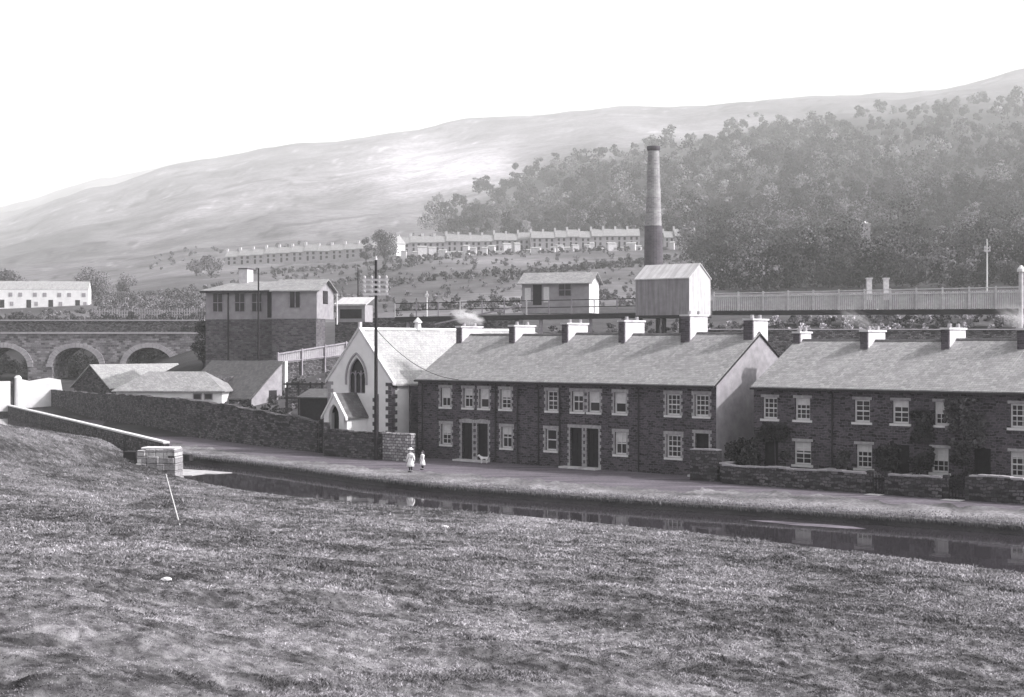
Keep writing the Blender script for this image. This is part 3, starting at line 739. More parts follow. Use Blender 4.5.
# mud bar in the canal
root = MB(); P_ = [ground_pt(x, y, -.4) for x, y in ((182,469),(206,470.5),(232,472.6),(214,473.6),(205,473.6),(192,475.2),(181,475.4))]
root = MB().prism(P_, 'z', -.6, -.39).build('mud_bar', 'mud'); tag(root, kind='structure')
P_ = [ground_pt(x, y, -.4) for x, y in ((748,519.9),(772,520.6),(800,522.5),(829,524.4),(852,526.4),(866,528.6),(845,528.3),(822,526.6),(796,525.2),(770,522.2))]
root = MB().prism(P_, 'z', -.6, -.405).build('weed_mat', 'road_dirt'); tag(root, kind='structure')

# ------------------------------------------------------------------ road
rc = np.concatenate([np.arange(-60,170,6), np.arange(170,1200,6)]).astype(float)
dfa = ray_hit(FARS, rc)
wallpoly = np.array([(-120,300),(-84,235),(-50.6,168),(-38,144.5),(-27,125),(-19.5,114),(-13.6,106.2)]+[tuple(T.pt(t, -.05).xy) for t in (-1,0,20,45,60)])
dwa = ray_hit(wallpoly, rc)
lo = dfa+.5; hi = np.maximum(dwa, lo+.5)
n = 10; RY_ = np.vstack([lo+(hi-lo)*i/(n-1) for i in range(n)]); RP = np.broadcast_to(rc, RY_.shape)
zr = np.full(RY_.shape, .004)
o = np_mesh('road', np.stack([((RP-HX)/F*RY_).ravel(), RY_.ravel(), zr.ravel()], 1), grid_faces(*RY_.shape), 'road_dirt'); tag(o, kind='structure')
uvmap(o.data)
# rough grass verge between road and canal: wide pale strip with a wandering edge
vc = np.arange(172, 1200, 1.5); da = ray_hit(FARS, vc); dw = ray_hit(wallpoly, vc); Xv = (vc-HX)/F*da
wd = (dw-da)*np.clip(.42+.22*(fbm(Xv*.5, Xv*0, 5)-.5)+.5*(fbm(Xv*2.2, Xv*0, 6, 3)-.5)*.5+.12*(vc > 700), .1, .9)
VY = np.vstack([da+.01+(wd-.01)*i/7 for i in range(8)]); VP = np.broadcast_to(vc, VY.shape); VX = (VP-HX)/F*VY
VZ = .009+.05*np.sin(np.pi*np.clip((VY-da)/wd, 0, 1))*fbm(VX/.6, VY/.6, 8, 2)
tv = np.clip(.25+.5*(fbm(VX/1.5, VY/1.5, 44, 3)-.5)+.12*(1-(VY-da)/wd), .1, .6)
o = np_mesh('grass_verge', np.stack([VX.ravel(), VY.ravel(), VZ.ravel()], 1), grid_faces(*VY.shape), 'grass_land', tone=tv.ravel()); tag(o, kind='structure')

# ------------------------------------------------------------------ foliage
def leaf_cloud(centres, radii, n, size, rng, flat=.85, hollow=.55, wild=.7):
    """n leaf quads spread through lobes (centres, radii); returns verts, faces"""
    k = rng.integers(0, len(centres), n); C = centres[k]; Rr = radii[k]
    d = rng.normal(size=(n,3)); d /= np.linalg.norm(d, axis=1)[:,None]
    r = hollow+(1-hollow)*rng.random(n)**.6
    p = C+d*Rr*r[:,None]*(1+.12*rng.normal(size=(n,1)))
    nn = d+wild*rng.normal(size=(n,3)); nn /= np.linalg.norm(nn, axis=1)[:,None]
    a = np.cross(nn, rng.normal(size=(n,3))); a /= np.linalg.norm(a, axis=1)[:,None]+1e-9; b = np.cross(nn, a)
    s = size*(.55+.9*rng.random(n))[:,None]
    v = np.stack([p-a*s-b*s*flat, p+a*s-b*s*.6, p+a*s*.8+b*s*flat, p-a*s*.7+b*s], 1).reshape(-1,3)
    f = np.arange(4*n).reshape(n,4); return v, f
def crown_lobes(rng, h, w, n):
    C = []; Rr = []
    for i in range(n):
        a = rng.random()*6.28; u_ = rng.random()
        zz = h*(.15+.75*u_); rr = w*(.62*math.sqrt(max(.05, 1-(2*u_-.85)**2)))
        C.append((math.cos(a)*rr*.62, math.sin(a)*rr*.62, zz)); s = w*rng.uniform(.28,.46)
        Rr.append((s, s, s*rng.uniform(.65,.9)))
    return np.array(C), np.array(Rr)
# the wood on the hillside
def woodland():
    rng = np.random.default_rng(5); V_ = []; F_ = []; T_ = []; off = 0; cnt = 0
    def inside(px, y):
        left = np.interp(y, [128,150,165,185,215,236], [760,640,560,500,445,430])
        if y < 236: ok = px > left+abs(rng.normal())*75-35 and y > 118+7*math.sin(px/40)-np.clip((px-800)/14,0,14)
        else: ok = px > 668+(y-236)*.9
        return ok and y < 297
    N = 0
    while N < 4300:
        px = rng.uniform(425, 1250); D = 330*(1900/330)**(rng.random()**.9)
        z = float(far_z(np.array([px]), np.array([D]))[0]); y = HY-(z-EYE)*F/D
        if not inside(px, y): continue
        X = wx(px, D); dens = float(fbm(np.array([X/70]), np.array([D/90]), 9)[0])
        if dens < .40-.0016*(y-120) and y < 230: continue
        if y < 145 and rng.random() < .3: continue
        if abs(px-866) < 10 and 470 < D < 520: continue
        w = min(12, rng.lognormal(1.52, .38))*(1+.25*(D > 900)); h = w*rng.uniform(1.1,1.7); nl = int(rng.integers(4, 9))
        C, Rr = crown_lobes(rng, h, w, nl); C = C+np.array([X, D, z+.6])
        pxm = F/D; leaf = max(.35, 1.15/pxm); n = int(min(300, 2.6*(w*2*h)/(leaf*leaf*1.7)))
        v, f = leaf_cloud(C, Rr, n, leaf*.66, rng, hollow=.8, wild=.32)
        V_.append(v); F_.append(f+off); off += len(v)
        tn = rng.choice([.012,.03,.06,.12,.24,.34], p=[.22,.24,.22,.14,.11,.07])*(.15+1.0*dens); T_.append(np.repeat(tn*(.6+.8*rng.random(n)), 4)); N += 1
    return np.concatenate(V_), np.concatenate(F_), np.concatenate(T_)
v, f, tn = woodland()
o = np_mesh('woodland', v, f, 'foliage', tone=tn); tag(o, 'wood covering the hillside', 'wood', kind='stuff'); del o['category']

# scrub and hedges scattered over fields and embankments
def scrub():
    rng = np.random.default_rng(15); V_ = []; F_ = []; T_ = []; off = 0
    spec = []
    for _ in range(300): spec.append((rng.uniform(98,230), rng.uniform(262,430), rng.uniform(1.2,2.8), rng.choice([.08,.12,.18])))
    for _ in range(520): spec.append((rng.uniform(230,700), rng.uniform(240,560), rng.uniform(.5,1.5), rng.choice([.12,.16,.2])))
    for _ in range(260): spec.append((rng.uniform(690,1130), rng.uniform(168,182), rng.uniform(.5,1.0), rng.choice([.1,.2,.38,.5])))
    for _ in range(120): spec.append((rng.uniform(400,720), rng.uniform(150,200), rng.uniform(.5,1.2), rng.choice([.05,.08,.16])))
    for _ in range(90): spec.append((rng.uniform(205,400), rng.uniform(136,162), rng.uniform(.5,1.1), rng.choice([.06,.1,.16])))
    for _ in range(110): spec.append((rng.uniform(-60,190), rng.uniform(223,231), rng.uniform(1.3,2.4), rng.choice([.02,.03,.05])))  # bushes behind the arches, toned extra dark to stand for arch shade
    for _ in range(90): spec.append((rng.uniform(-40,98), rng.uniform(262,340), rng.uniform(.6,1.3), rng.choice([.08,.12,.18])))
    for _ in range(120): spec.append((rng.uniform(-60,205), rng.uniform(242,258), rng.uniform(.8,1.8), rng.choice([.05,.07,.1])))
    for _ in range(150): spec.append((rng.uniform(150,700), rng.uniform(650,900), rng.uniform(1,2.5), rng.choice([.12,.18])))
    for _ in range(70): spec.append((rng.uniform(228,326), rng.uniform(118,150), rng.uniform(.3,.5), rng.choice([.03,.05,.08,.14])))
    for _ in range(110): spec.append((rng.uniform(398,690), rng.uniform(560,590), rng.uniform(.8,1.9), rng.choice([.05,.08,.14])))
    # hedge lines
    for (xa, da, xb, db, k) in ((95,300,230,420,40),(230,330,420,520,50),(400,300,620,330,45),(240,520,500,560,50),(380,430,660,470,60),(500,420,700,520,50)):
        for i in range(k):
            s = i/k; spec.append((xa+(xb-xa)*s+rng.normal()*1.5, da+(db-da)*s+rng.normal()*2, rng.uniform(1,2.1), rng.choice([.06,.09,.13])))
    for px, D, w, t_ in spec:
        z = float(far_z(np.array([px]), np.array([D]))[0]); X = wx(px, D)
        C, Rr = crown_lobes(rng, w*1.2, w, 4); C = C+np.array([X, D, z-.1]); leaf = max(.14, 1.0*D/F)
        n = int(min(200, 3*(w*2*w*1.2)/(leaf*leaf*1.7)))+4; v, f = leaf_cloud(C, Rr, n, leaf*.6, rng)
        V_.append(v); F_.append(f+off); off += len(v); T_.append(np.repeat(t_*(.6+.8*rng.random(n)), 4))
    return np.concatenate(V_), np.concatenate(F_), np.concatenate(T_)
v, f, tn = scrub(); o = np_mesh('undergrowth', v, f, 'foliage', tone=tn); tag(o, kind='stuff')

def make_tree(name, px, D, h, w, tone_, label, cat='tree', grp=None, seed=1, z=None, trunk=.3, lobes=11, leaf=None):
    rng = np.random.default_rng(seed)
    z = float(far_z(np.array([float(px)]), np.array([float(D)]))[0]) if z is None else z
    root = empty(name, (wx(px, D), D, z)); tag(root, label, cat, grp)
    tb = MB(); th = h*trunk
    tb.tube([(0,0,-.3),(0.05*w,0,th*.6),(0,.04*w,th+h*.3)], [w*.07,w*.055,w*.03], 8)
    for i in range(5):
        a = i*1.3+seed; tb.tube([(0,0,th*(.7+.1*i)),(math.cos(a)*w*.35, math.sin(a)*w*.35, th+h*(.18+.07*i))], [w*.035,w*.012], 6)
    tb.build('trunk' if cat == 'tree' else 'stem', 'bark', root)
    C, Rr = crown_lobes(rng, h*(1-trunk*.7), w, lobes); C[:,2] += h*trunk*.6; C[:,2] = np.minimum(C[:,2], h-Rr[:,2])
    leaf = leaf or max(.06, .85*D/F); n = int(min(5000, 3.4*(w*2*h)/(leaf*leaf*1.7)))
    v, f = leaf_cloud(C, Rr, n, leaf*.6, rng)
    zz = v[:,2].reshape(-1,4).mean(1)
    np_mesh('crown' if cat == 'tree' else 'foliage', v, f, 'foliage', root, tone=np.repeat(tone_*(.55+.9*rng.random(n)), 4))
    return root
GT = 'trees on the near fields'
for i, (px, D, h, w, tn_, lab) in enumerate([
  (20,420,8,7,.13,'broad round tree behind the long white row of cottages'),
  (92,430,9.5,8,.18,'spreading tree above the field just beyond the white cottage row'),
  (126,440,7,4.5,.18,'smaller bushy tree between the spreading tree and the hedge'),
  (211,520,8,6,.16,'dark twin-lobed tree at the start of the distant village terrace'),
  (196,540,6,4.5,.18,'small tree touching the dark twin-lobed tree by the village'),
  (384,560,14,7,.13,'round tree rising above the village row behind the telegraph pole'),
  (366,545,11,3.4,.12,'narrow pointed tree beside the round tree above the village row'),
  (203,172,5.5,2.8,.05,'dark tree squeezed between viaduct end and signal building'),
  (5,420,10,7,.12,'tree cut by the picture edge behind the white cottages')]):
    make_tree('tree', px, D, h, w, tn_, lab, grp=GT, seed=20+i, trunk=.14)

# ------------------------------------------------------------------ shrubs in gardens and by the alley
def shrub(fr, t, yl_, h, w, tone_, label, seed, name='shrub', grp='shrubs in the front gardens'):
    p_ = fr.pt(t, yl_); root = make_tree(name, HX+F*p_.x/p_.y, p_.y, h, w, tone_, label, cat='shrub', grp=grp, seed=seed, z=fr.o.z, trunk=.12, lobes=8, leaf=.085)
s2 = lambda px, yl_: T2.pix(px, yl=yl_)
shrub(T2, s2(737,-1.2), -1.2, 3.1, 1.1, .035, 'tall dark shrub in the alley against the grey gable', 41)
shrub(T2, s2(752,-1.0), -1.0, 2.6, .9, .04, 'dark shrub at the alley corner of the garden row', 42)
shrub(T2, s2(786,-1.3), -1.3, 2.0, .8, .04, 'low dark bush between door and window of the alley-side cottage', 43)
shrub(T2, s2(843,-1.4), -1.4, 2.3, .9, .045, 'dark bush left of the white window with a curtain', 44)
shrub(T2, s2(890,-1.2), -1.2, 2.9, 1.2, .03, 'big dark bush covering a cottage doorway', 45)
shrub(T2, s2(920,-1.0), -1.0, 2.4, .8, .03, 'narrow dark bush beside the bush-covered doorway', 46)
shrub(T2, s2(962,-1.0), -1.0, 2.8, 1.0, .035, 'dark bush beside the ivy-framed ground floor window', 47)
shrub(T2, s2(876,-1.9), -1.9, 1.3, .5, .25, 'small pale flowering bush under a white window', 48)
def ivy(fr, xa, xb, za, zb, n, tone_, label, seed):
    rng = np.random.default_rng(seed); root = fr.empty('climbing_plant', xa, 0); tag(root, label, 'ivy', 'climbers on the garden row')
    L = xb-xa; m = n*3; x = rng.random(m)*L; z = za+rng.random(m)*(zb-za); keep = fbm(x*1.3+seed, z*1.3, seed, 3) > .48-.1*np.sin(math.pi*x/L); x, z = x[keep][:n], z[keep][:n]; m = len(x)
    c = np.stack([x, -.05-.16*rng.random(m), z], 1); Rr = np.full((m,3), .05)
    v, f = leaf_cloud(c, Rr, m*2, .09, rng, hollow=.1); np_mesh('leaves', v, f, 'foliage', root, tone=np.repeat(tone_*(.5+rng.random(m*2)), 4))
    MB().tube([(L*.5,-.05,0),(L*.45,-.06,za+.5),(L*.6,-.05,zb*.8)], [.04,.03,.015], 6).build('stem', 'bark', root)
ivy(T2, T2.pix(946), T2.pix(985), 2.6, 5.0, 900, .12, 'pale climbing plant spread beside the upper window under the eave', 61)
ivy(T2, T2.pix(912), T2.pix(934), 1.5, 4.3, 500, .06, 'dark creeper climbing between the bushes and upper window', 62)
ivy(T2, T2.pix(758), T2.pix(796), 2.4, 3.3, 500, .05, 'thin creeper over the door of the alley-side cottage', 63)

# ------------------------------------------------------------------ telegraph pole, other poles
def tpole(name, px, D, zb, zt, r, arms, aw, label, grp=None, rz=0.0, ins=4, cat='pole', white=False):
    root = empty(name, (wx(px, D), D, zb), rz); tag(root, label, cat, grp); h = zt-zb
    MB().tube([(0,0,-.3),(0,0,h*.5),(0,0,h)], [r,r*.85,r*.6], 10).build('pole', 'white_paint' if white else 'dark_wood', root)
    for z in arms:
        a = MB().box(-aw/2, aw/2, -r-.1, -r, z-zb-.07, z-zb+.07).build('crossarm', 'pale_wood', root)
        for k in range(ins):
            x = -aw/2+.12+(aw-.24)*k/max(1,ins-1)
            MB().tube([(x,-r-.05,z-zb+.06),(x,-r-.05,z-zb+.14),(x,-r-.05,z-zb+.24),(x,-r-.05,z-zb+.28)], [.03,.09,.09,.03], 8).build('insulator', 'porcelain', a)
    return root
Dt = 99.4
tp = tpole('telegraph_pole', 376, Dt, 0, zat(260,Dt), .135, [zat(y, Dt) for y in (280,284.8,289.6,294.4)], 1.7, 'tall dark telegraph pole with four white insulator arms before the chapel', rz=R(-6), ins=4)
MB().tube([(0,0,zat(260,Dt)),(0,0,zat(256,Dt))], [.1,.03], 8).build('cap', 'porcelain', tp)
pA = Vector((wx(376,Dt), Dt, zat(329,Dt))); pB = T.pt(T.pix(462), -.35, 5.35)
pts = [pA.lerp(pB, i/16)-Vector((0,0,4*.75*(i/16)*(1-i/16))) for i in range(17)]
w_ = MB().tube(pts, .02, 5).build('overhead_wire', 'iron'); tag(w_, 'thin dark wire sagging from telegraph pole to the cottage eave', 'wire')
for px, D, yb, yt, r, arms, aw, lab, wh in (
  (258.5,160,356,268,.12,[],0,'thin dark pole standing in front of the signal building',False),
  (358,190,300,268,.09,[],0,'thin post behind the small lean-to by the signal building',False),
  (427,182,322,291,.1,[zat(296,182)],.5,'short pale post with small bracket behind the chapel roof',True),
  (987,205,290,239,.11,[zat(251,205),zat(248,205)],.9,'slender pale railway pole with two short arms against the wood',True),
  (337,172,322,292,.1,[],0,'short pale post beside the white gable of the signal building',True)):
    tpole('line_post', px, D, zat(yb,D), zat(yt,D), r, arms, aw, lab, 'small posts along the railway', ins=2, white=wh)
root = empty('gate_pillar', (wx(1021,160),160,zat(330,160))); tag(root, 'white pillar with cap at the picture edge beside the board fence', 'pillar')
MB().tube([(0,0,0),(0,0,6.2)], .24, 12).build('shaft', 'pale_wood', root); MB().tube([(0,0,6.21),(0,0,6.5),(0,0,6.9)], [.42,.4,.1], 12).build('cap', 'white_paint', root)
for px, lab in ((869,'pale square stone post above the board fence, nearer the big shed'),(886,'pale square stone post above the board fence, farther from the shed')):
    root = empty('stone_post', (wx(px,196),196,zat(300,196))); tag(root, lab, 'post', 'pair of pale posts behind the fence')
    MB().box(-.32,.32,-.3,.3,0,2.7).build('shaft','pale_stone',root); MB().box(-.4,.4,-.38,.38,2.703,2.9).build('cap','pale_stone',root)

# ------------------------------------------------------------------ viaduct
DV = 214.0; vx = lambda px: wx(px, DV)
root = empty('viaduct', (0, DV, 0)); tag(root, 'stone railway viaduct with pale-ringed round arches and long parapet', 'viaduct')
zp = zat(334, DV); zc = zat(347.5, DV); rad = 23.8*DV/F; zs = zc-rad*.82
ops = []
for cpx in (-67, 4, 76, 149):
    xc = vx(cpx); ops.append((xc-rad, xc+rad, -2.0, (lambda xc: lambda x: zs+.82*math.sqrt(max(0, rad*rad-(x-xc)**2)))(xc)))
mb = slice_wall(MB(), vx(-110), vx(206), lambda x: zp, lambda x: -2.0, ops, 0, 7.5, 80); mb.face([(vx(-110),0,zp),(vx(206),0,zp),(vx(206),7.5,zp),(vx(-110),7.5,zp)]); mb.face([(vx(206),0,-2),(vx(206),7.5,-2),(vx(206),7.5,zp),(vx(206),0,zp)])
mb.build('wall', 'viaduct_stone', root)
for xa, xb, _, fn in ops:
    xc = (xa+xb)/2; ring = MB(); n = 22
    for i in range(n):
        a0, a1 = math.pi*i/n+.008, math.pi*(i+1)/n-.008; ro = rad+.85*random.uniform(.9,1.05)
        P = [(xc+rad*1.0*math.cos(a0), zs+.82*rad*math.sin(a0)), (xc+ro*math.cos(a0), zs+.82*ro*math.sin(a0)), (xc+ro*math.cos(a1), zs+.82*ro*math.sin(a1)), (xc+rad*math.cos(a1), zs+.82*rad*math.sin(a1))]
        ring.prism(P, 'y', -.14, .1)
    ring.build('arch_ring', 'render_mid', root)
mb = MB(); x = vx(-110)
while x < vx(206): mb.box(x+.01, x+1.2, -.22, .5, zp+.003, zp+.3); x += 1.22
mb.build('parapet_coping', 'render_mid', root)
root = empty('embankment_wall', (0, 236, 0)); tag(root, 'long dark stone wall standing above and behind the viaduct', 'wall')
MB().box(wx(-110,236), wx(204,236), 0, .8, 7.5, zat(321,236)).build('wall', 'wall_stone', root)
MB().box(wx(-110,236), wx(204,236), -.1, .9, zat(321,236)+.003, zat(319.6,236)).build('coping', 'render_mid', root)
root = empty('paling_fence', (0, 262, 0)); tag(root, 'pale paling fence on the field edge above the dark wall', 'fence')
mb = MB(); zz = zat(318, 262)
for i in range(46):
    x = wx(92+i*2.5, 262); mb.box(x-.1, x+.1, 0, .12, zz-1.2, zz+1.5+random.uniform(-.2,.2))
mb.build('palings', 'render_mid', root); MB().box(wx(92,262), wx(206,262), .14, .2, zz+.5, zz+.7).box(wx(92,262), wx(206,262), .14, .2, zz+1.1, zz+1.25).build('rail', 'render_mid', root)

# ------------------------------------------------------------------ generic gabled building in a frame
def gabled(name, fr, W_, dep, z0, ze, zr, wallmat, roofmat, label, cat, ridge='x', openings=(), over=.3, grp=None, lower=None, gable_mat=None, hip=0.0):
    root = fr.empty(name); tag(root, label, cat, grp)
    if lower is not None: MB().box(-.02, W_+.02, -.02, dep+.02, z0, lower).build('lower_wall', 'base_stone', root); zb = lower+.003
    else: zb = z0
    mb = MB().box(0, W_, 0, dep, zb, ze)
    if ridge == 'y' : mb.prism([(0,ze),(W_,ze),(W_/2,zr-.03)], 'y', .0, dep)
    mb.build('wall', wallmat, root)
    if ridge == 'x' and hip <= 0:
        MB().prism([(0.001,ze),(dep-.001,ze),(dep/2,zr-.03)], 'x', .01, W_).build('gable', gable_mat or wallmat, root)
        if gable_mat: MB().box(W_+.001, W_+.03, .0, dep, zb, ze).build('gable_end', gable_mat, root)
    th = .12; rf = MB()
    if ridge == 'x' and hip <= 0:
        s_ = (zr-ze)/(dep/2); e = ze-over*s_+.06
        rf.prism([(-over,e),(dep/2,zr+.06),(dep+over,e),(dep+over,e-th),(dep/2,zr+.06-th),(-over,e-th)], 'x', -over, W_+over)
    elif ridge == 'x':
        e = ze+.03; a = [(-over,-over,e),(W_+over,-over,e),(W_+over,dep+over,e),(-over,dep+over,e)]; r0 = (hip,dep/2,zr); r1 = (W_-hip,dep/2,zr)
        rf.face([a[0],a[1],r1,r0]).face([a[2],a[3],r0,r1]).face([a[1],a[2],r1]).face([a[3],a[0],r0]).box(-over,W_+over,-over,dep+over,e-.12,e-.004)
    else:
        s_ = (zr-ze)/(W_/2); e = ze-over*s_+.06
        rf.prism([(-over,e),(W_/2,zr+.06),(W_+over,e),(W_+over,e-th),(W_/2,zr+.06-th),(-over,e-th)], 'y', -over, dep+over)
    rf.build('roof', roofmat, root)
    for xa, xb, za, zb_, m, nm in openings:
        wo = MB().box(xa, xb, -.05, -.003, za, zb_).build(nm, m, root)
        if nm == 'window':
            fr_ = MB().box(xa-.08, xa, -.08, 0, za-.08, zb_+.08).box(xb, xb+.08, -.08, 0, za-.08, zb_+.08).box(xa, xb, -.08, 0, za-.08, za).box(xa, xb, -.08, 0, zb_, zb_+.08)
            if xb-xa > .7: fr_.box((xa+xb)/2-.04, (xa+xb)/2+.04, -.08, -.051, za, zb_).box(xa, xb, -.08, -.051, (za+zb_)/2-.04, (za+zb_)/2+.04)
            fr_.build('frame', 'grey_wood', wo)
    return root
def frame_at(px, D, z=0, th=TH): return Frame(wx(px, D), D, z, th)

# signal building
TS = R(12); fs = frame_at(206, 168, zat(358,168), TS); zl = lambda y, D=165: zat(y, D)-fs.o.z
W1 = fs.pix(301); op = [(fs.pix(px)-.55, fs.pix(px)+.55, zl(311), zl(293), 'glass', 'window') for px in (218,240,257)]
sb = gabled('signal_building', fs, W1, 6.5, -1.5, zl(290), zl(279.5), 'upper_render', 'slate', 'tall two-level railway building, grey rendered above dark brick, with white-ended wing', 'building', openings=op, lower=zl(319), hip=2.2, over=.5)
MB().box(-.52, W1+.52, -.56, -.5, zl(290)-.25, zl(290)-.02).build('gutter', 'iron', sb)
x = fs.pix(228.5); MB().tube([(x,-.1,-1),(x,-.1,zl(291))], .08, 7).build('downpipe', 'iron', sb)
x = fs.pix(244, yl=3); c_ = MB().box(x-.45, x+.55, 2.6, 4.4, zl(286), zl(267)).build('chimney', 'chimney_render', sb); MB().box(x-.52, x+.62, 2.53, 4.47, zl(267)+.003, zl(265.8)).build('cap', 'brick_dark', c_)
xa, xb = fs.pix(272, yl=-3), fs.pix(316, yl=-3); ze, zr = zl(290), zl(280); yw_ = -3.0; dw = 5.6
w2 = MB().box(xa, xb, yw_, -.002, zl(319)+.003, ze).build('wing', 'upper_render', sb)
MB().box(xa-.02, xb+.02, yw_-.02, -.025, -1.5, zl(319)).build('wing_base', 'base_stone', w2)
MB().prism([(yw_,zl(319)),(yw_+dw,zl(319)),(yw_+dw,ze),(yw_+dw/2,zr),(yw_,ze)], 'x', xb+.022, xb+.08).build('gable', 'render_grey', w2)
e = ze-.35*(zr-ze)/(dw/2); MB().prism([(yw_-.35,e),(yw_+dw/2,zr+.1),(yw_+dw+.35,e),(yw_+dw+.35,e-.14),(yw_+dw/2,zr-.04),(yw_-.35,e-.14)], 'x', xa-.2, xb+.5).build('roof', 'slate', w2)
MB().box(xb+.082, xb+.12, yw_+2.0, yw_+3.6, zl(304), zl(291)).build('window', 'glass', w2)
x = fs.pix(295, yl=yw_); wo = MB().box(x-.55, x+.55, yw_-.05, yw_-.003, zl(308), zl(291)).build('window', 'glass', w2)
for dx in (-.68,0,.6): MB().box(x+dx, x+dx+.08, yw_-.09, yw_-.052, zl(309), zl(290.4)).build('frame', 'grey_wood', w2)
MB().box(fs.pix(267.5,yl=-3), fs.pix(271.5,yl=-3), yw_-.06, yw_-.01, zl(318), zl(292)).build('door', 'dark_wood', w2)  # flat dark strip standing in for a shaded recess, no real door
# lean-to shelter to its right
fl = frame_at(336, 176, zat(322,176), TS); lb = fl.empty('lean_to_shelter'); tag(lb, 'small lean-to shelter with white roof beside the signal building', 'shelter')
Wl = fl.pix(365); hl = zat(305,176)-fl.o.z
MB().box(0, Wl, 0, 3, 0, hl).build('wall', 'render_mid', lb); MB().prism([(-.3,hl-.1),(3.2,hl+.9),(3.2,hl+1.0),(-.3,hl+.1)], 'x', -.2, Wl+.2).build('roof', 'sheet_white', lb)
MB().box(.5, Wl-.4, -.04, -.003, .4, hl-.5).build('door', 'dark_wood', lb)
# yard fence behind
root = empty('yard_wall', (0,181,0)); tag(root, 'dark trackside wall between signal building and footbridge', 'wall')
MB().box(wx(335,181), wx(520,181), 0, .6, 4, zat(318,181)).build('wall', 'wall_stone', root); MB().box(wx(335,181), wx(520,181), -.06, .66, zat(318,181)+.003, zat(317,181)).build('coping', 'render_mid', root)

# ramp fence
fA = Vector((wx(277,156),156,0)); fB = Vector((wx(347,166),166,0)); ang = math.atan2(fB.y-fA.y, fB.x-fA.x); Lr = (fB-fA).length
root = empty('ramp_fence', (fA.x, fA.y, 0), ang); tag(root, 'pale boarded fence climbing the ramp behind the chapel', 'fence')
za0, za1, zb0, zb1 = zat(364,156), zat(355,156), zat(356,166), zat(343.5,166)
mb = MB(); n = 34
for i in range(n):
    s = i/n; s1 = (i+.88)/n; mb.prism([(Lr*s, za0+(zb0-za0)*s),(Lr*s1, za0+(zb0-za0)*s1),(Lr*s1, za1+(zb1-za1)*s1),(Lr*s, za1+(zb1-za1)*s)], 'y', 0, .05)
mb.build('boards', 'upper_render', root)
MB().bar((0,-.08,za1+.1),(Lr,-.08,zb1+.1),.14,.14).bar((0,-.08,za0+.2),(Lr,-.08,zb0+.2),.1,.1).build('rail', 'grey_wood', root)
for s in (.0,.33,.66,.97): MB().box(Lr*s-.08, Lr*s+.08, -.2, -.02, za0+(zb0-za0)*s-1.5, za1+(zb1-za1)*s+.3).build('post', 'grey_wood', root)
root = empty('roadway_ramp', (fA.x, fA.y, 0), ang); tag(root, 'sloping earth ramp carrying the pale boarded fence', 'ramp')
MB().prism([(-8,0),(Lr+4,0),(Lr+4,zb0+.1),(Lr,zb0),(0,za0),(-8,za0-1.4)], 'y', .1, 6).build('bank', 'wall_stone', root)

# retaining wall and timber frame in the yard beside the chapel
root = empty('yard_wall', (wx(285,140),140,0)); tag(root, 'dark rough retaining wall in the yard between pale-ended shed and chapel', 'wall')
L = wx(336,140)-wx(285,140); mb = MB(); x = 0
while x < L-.1: d = min(.6, L-x); mb.box(x, x+d, random.uniform(-.05,.05), .6, 0, zat(386,140)+random.uniform(-.25,.2)); x += d+.002
mb.build('wall', 'wall_stone', root)
root = empty('timber_trestle', (wx(287,136),136,0)); tag(root, 'dark open timber trestle with upright posts standing in the yard', 'trestle')
L = wx(322,136)-wx(287,136)
for k in range(4): MB().box(L*k/3-.08, L*k/3+.08, 0, .16, 0, zat(382,136)).build('post', 'dark_wood', root)
for y_ in (384,398): MB().box(-.3, L+.3, -.1, -.003, zat(y_,136)-.08, zat(y_,136)+.08).build('rail', 'dark_wood', root)
root = empty('lean_to_shed', (wx(300,128),128,0), R(-20)); tag(root, 'low dark tarred lean-to shed behind the long wall near the chapel', 'shed')
MB().box(0,2.6,0,2,0,3.1).build('wall','dark_wood',root); MB().prism([(-.2,3.05),(2.2,3.7),(2.2,3.8),(-.2,3.15)],'x',-.2,2.8).build('roof','dark_slate',root)
# monopitch shed with pale end
fm = frame_at(205, 150, 0); p_ = fm
mw = fm.pix(251); md = 3.9
root = fm.empty('monopitch_shed'); tag(root, 'dark-roofed monopitch shed with pale rendered end wall and tall white corner post', 'shed')
ze, zr = zat(399, 147), zat(363, 151)
Pg = [(0,0),(md,0),(md,zr),(0,ze)]
MB().prism(Pg, 'x', 0, mw).build('wall', 'wall_stone', root)
g_ = MB().prism(Pg, 'x', mw+.003, mw+.08).build('end_wall', 'render_grey', root)
MB().box(mw+.083, mw+.11, 2.2, 3.2, 2.0, 3.1).build('window', 'glass', root)
MB().prism([(-.3,ze-.05),(md+.15,zr+.1),(md+.15,zr+.22),(-.3,ze+.09)], 'x', -4.0, mw+.15).build('roof', 'dark_slate', root)
MB().box(mw-.05, mw+.3, md+.2, md+.55, 0, zr+.2).build('corner_post', 'white_paint', root)

# whitewashed-roof sheds
fA_ = frame_at(74, 176, 0); wA = fA_.pix(110); 
gabled('shed', fA_, wA, 12.0, 0, zat(386,174), zat(364.5,176), 'wall_stone', 'shed_roof', 'stone shed with pale slate roof, its gable facing the viaduct arch', 'shed', ridge='y', grp='outbuildings by the long wall')
fB_ = frame_at(116, 146, 0, R(4)); wB = fB_.pix(222)
gabled('shed', fB_, wB, 5.2, 0, zat(391,146), zat(371.5,148), 'render_white', 'slate', 'low outbuilding with hipped grey roof and two tiny dark windows', 'shed', hip=2.4, grp='outbuildings by the long wall', over=.35,
   openings=[(fB_.pix(px)-.35, fB_.pix(px)+.35, zat(399,145.5), zat(394,145.5), 'glass', 'window') for px in (197.5,208.5)])

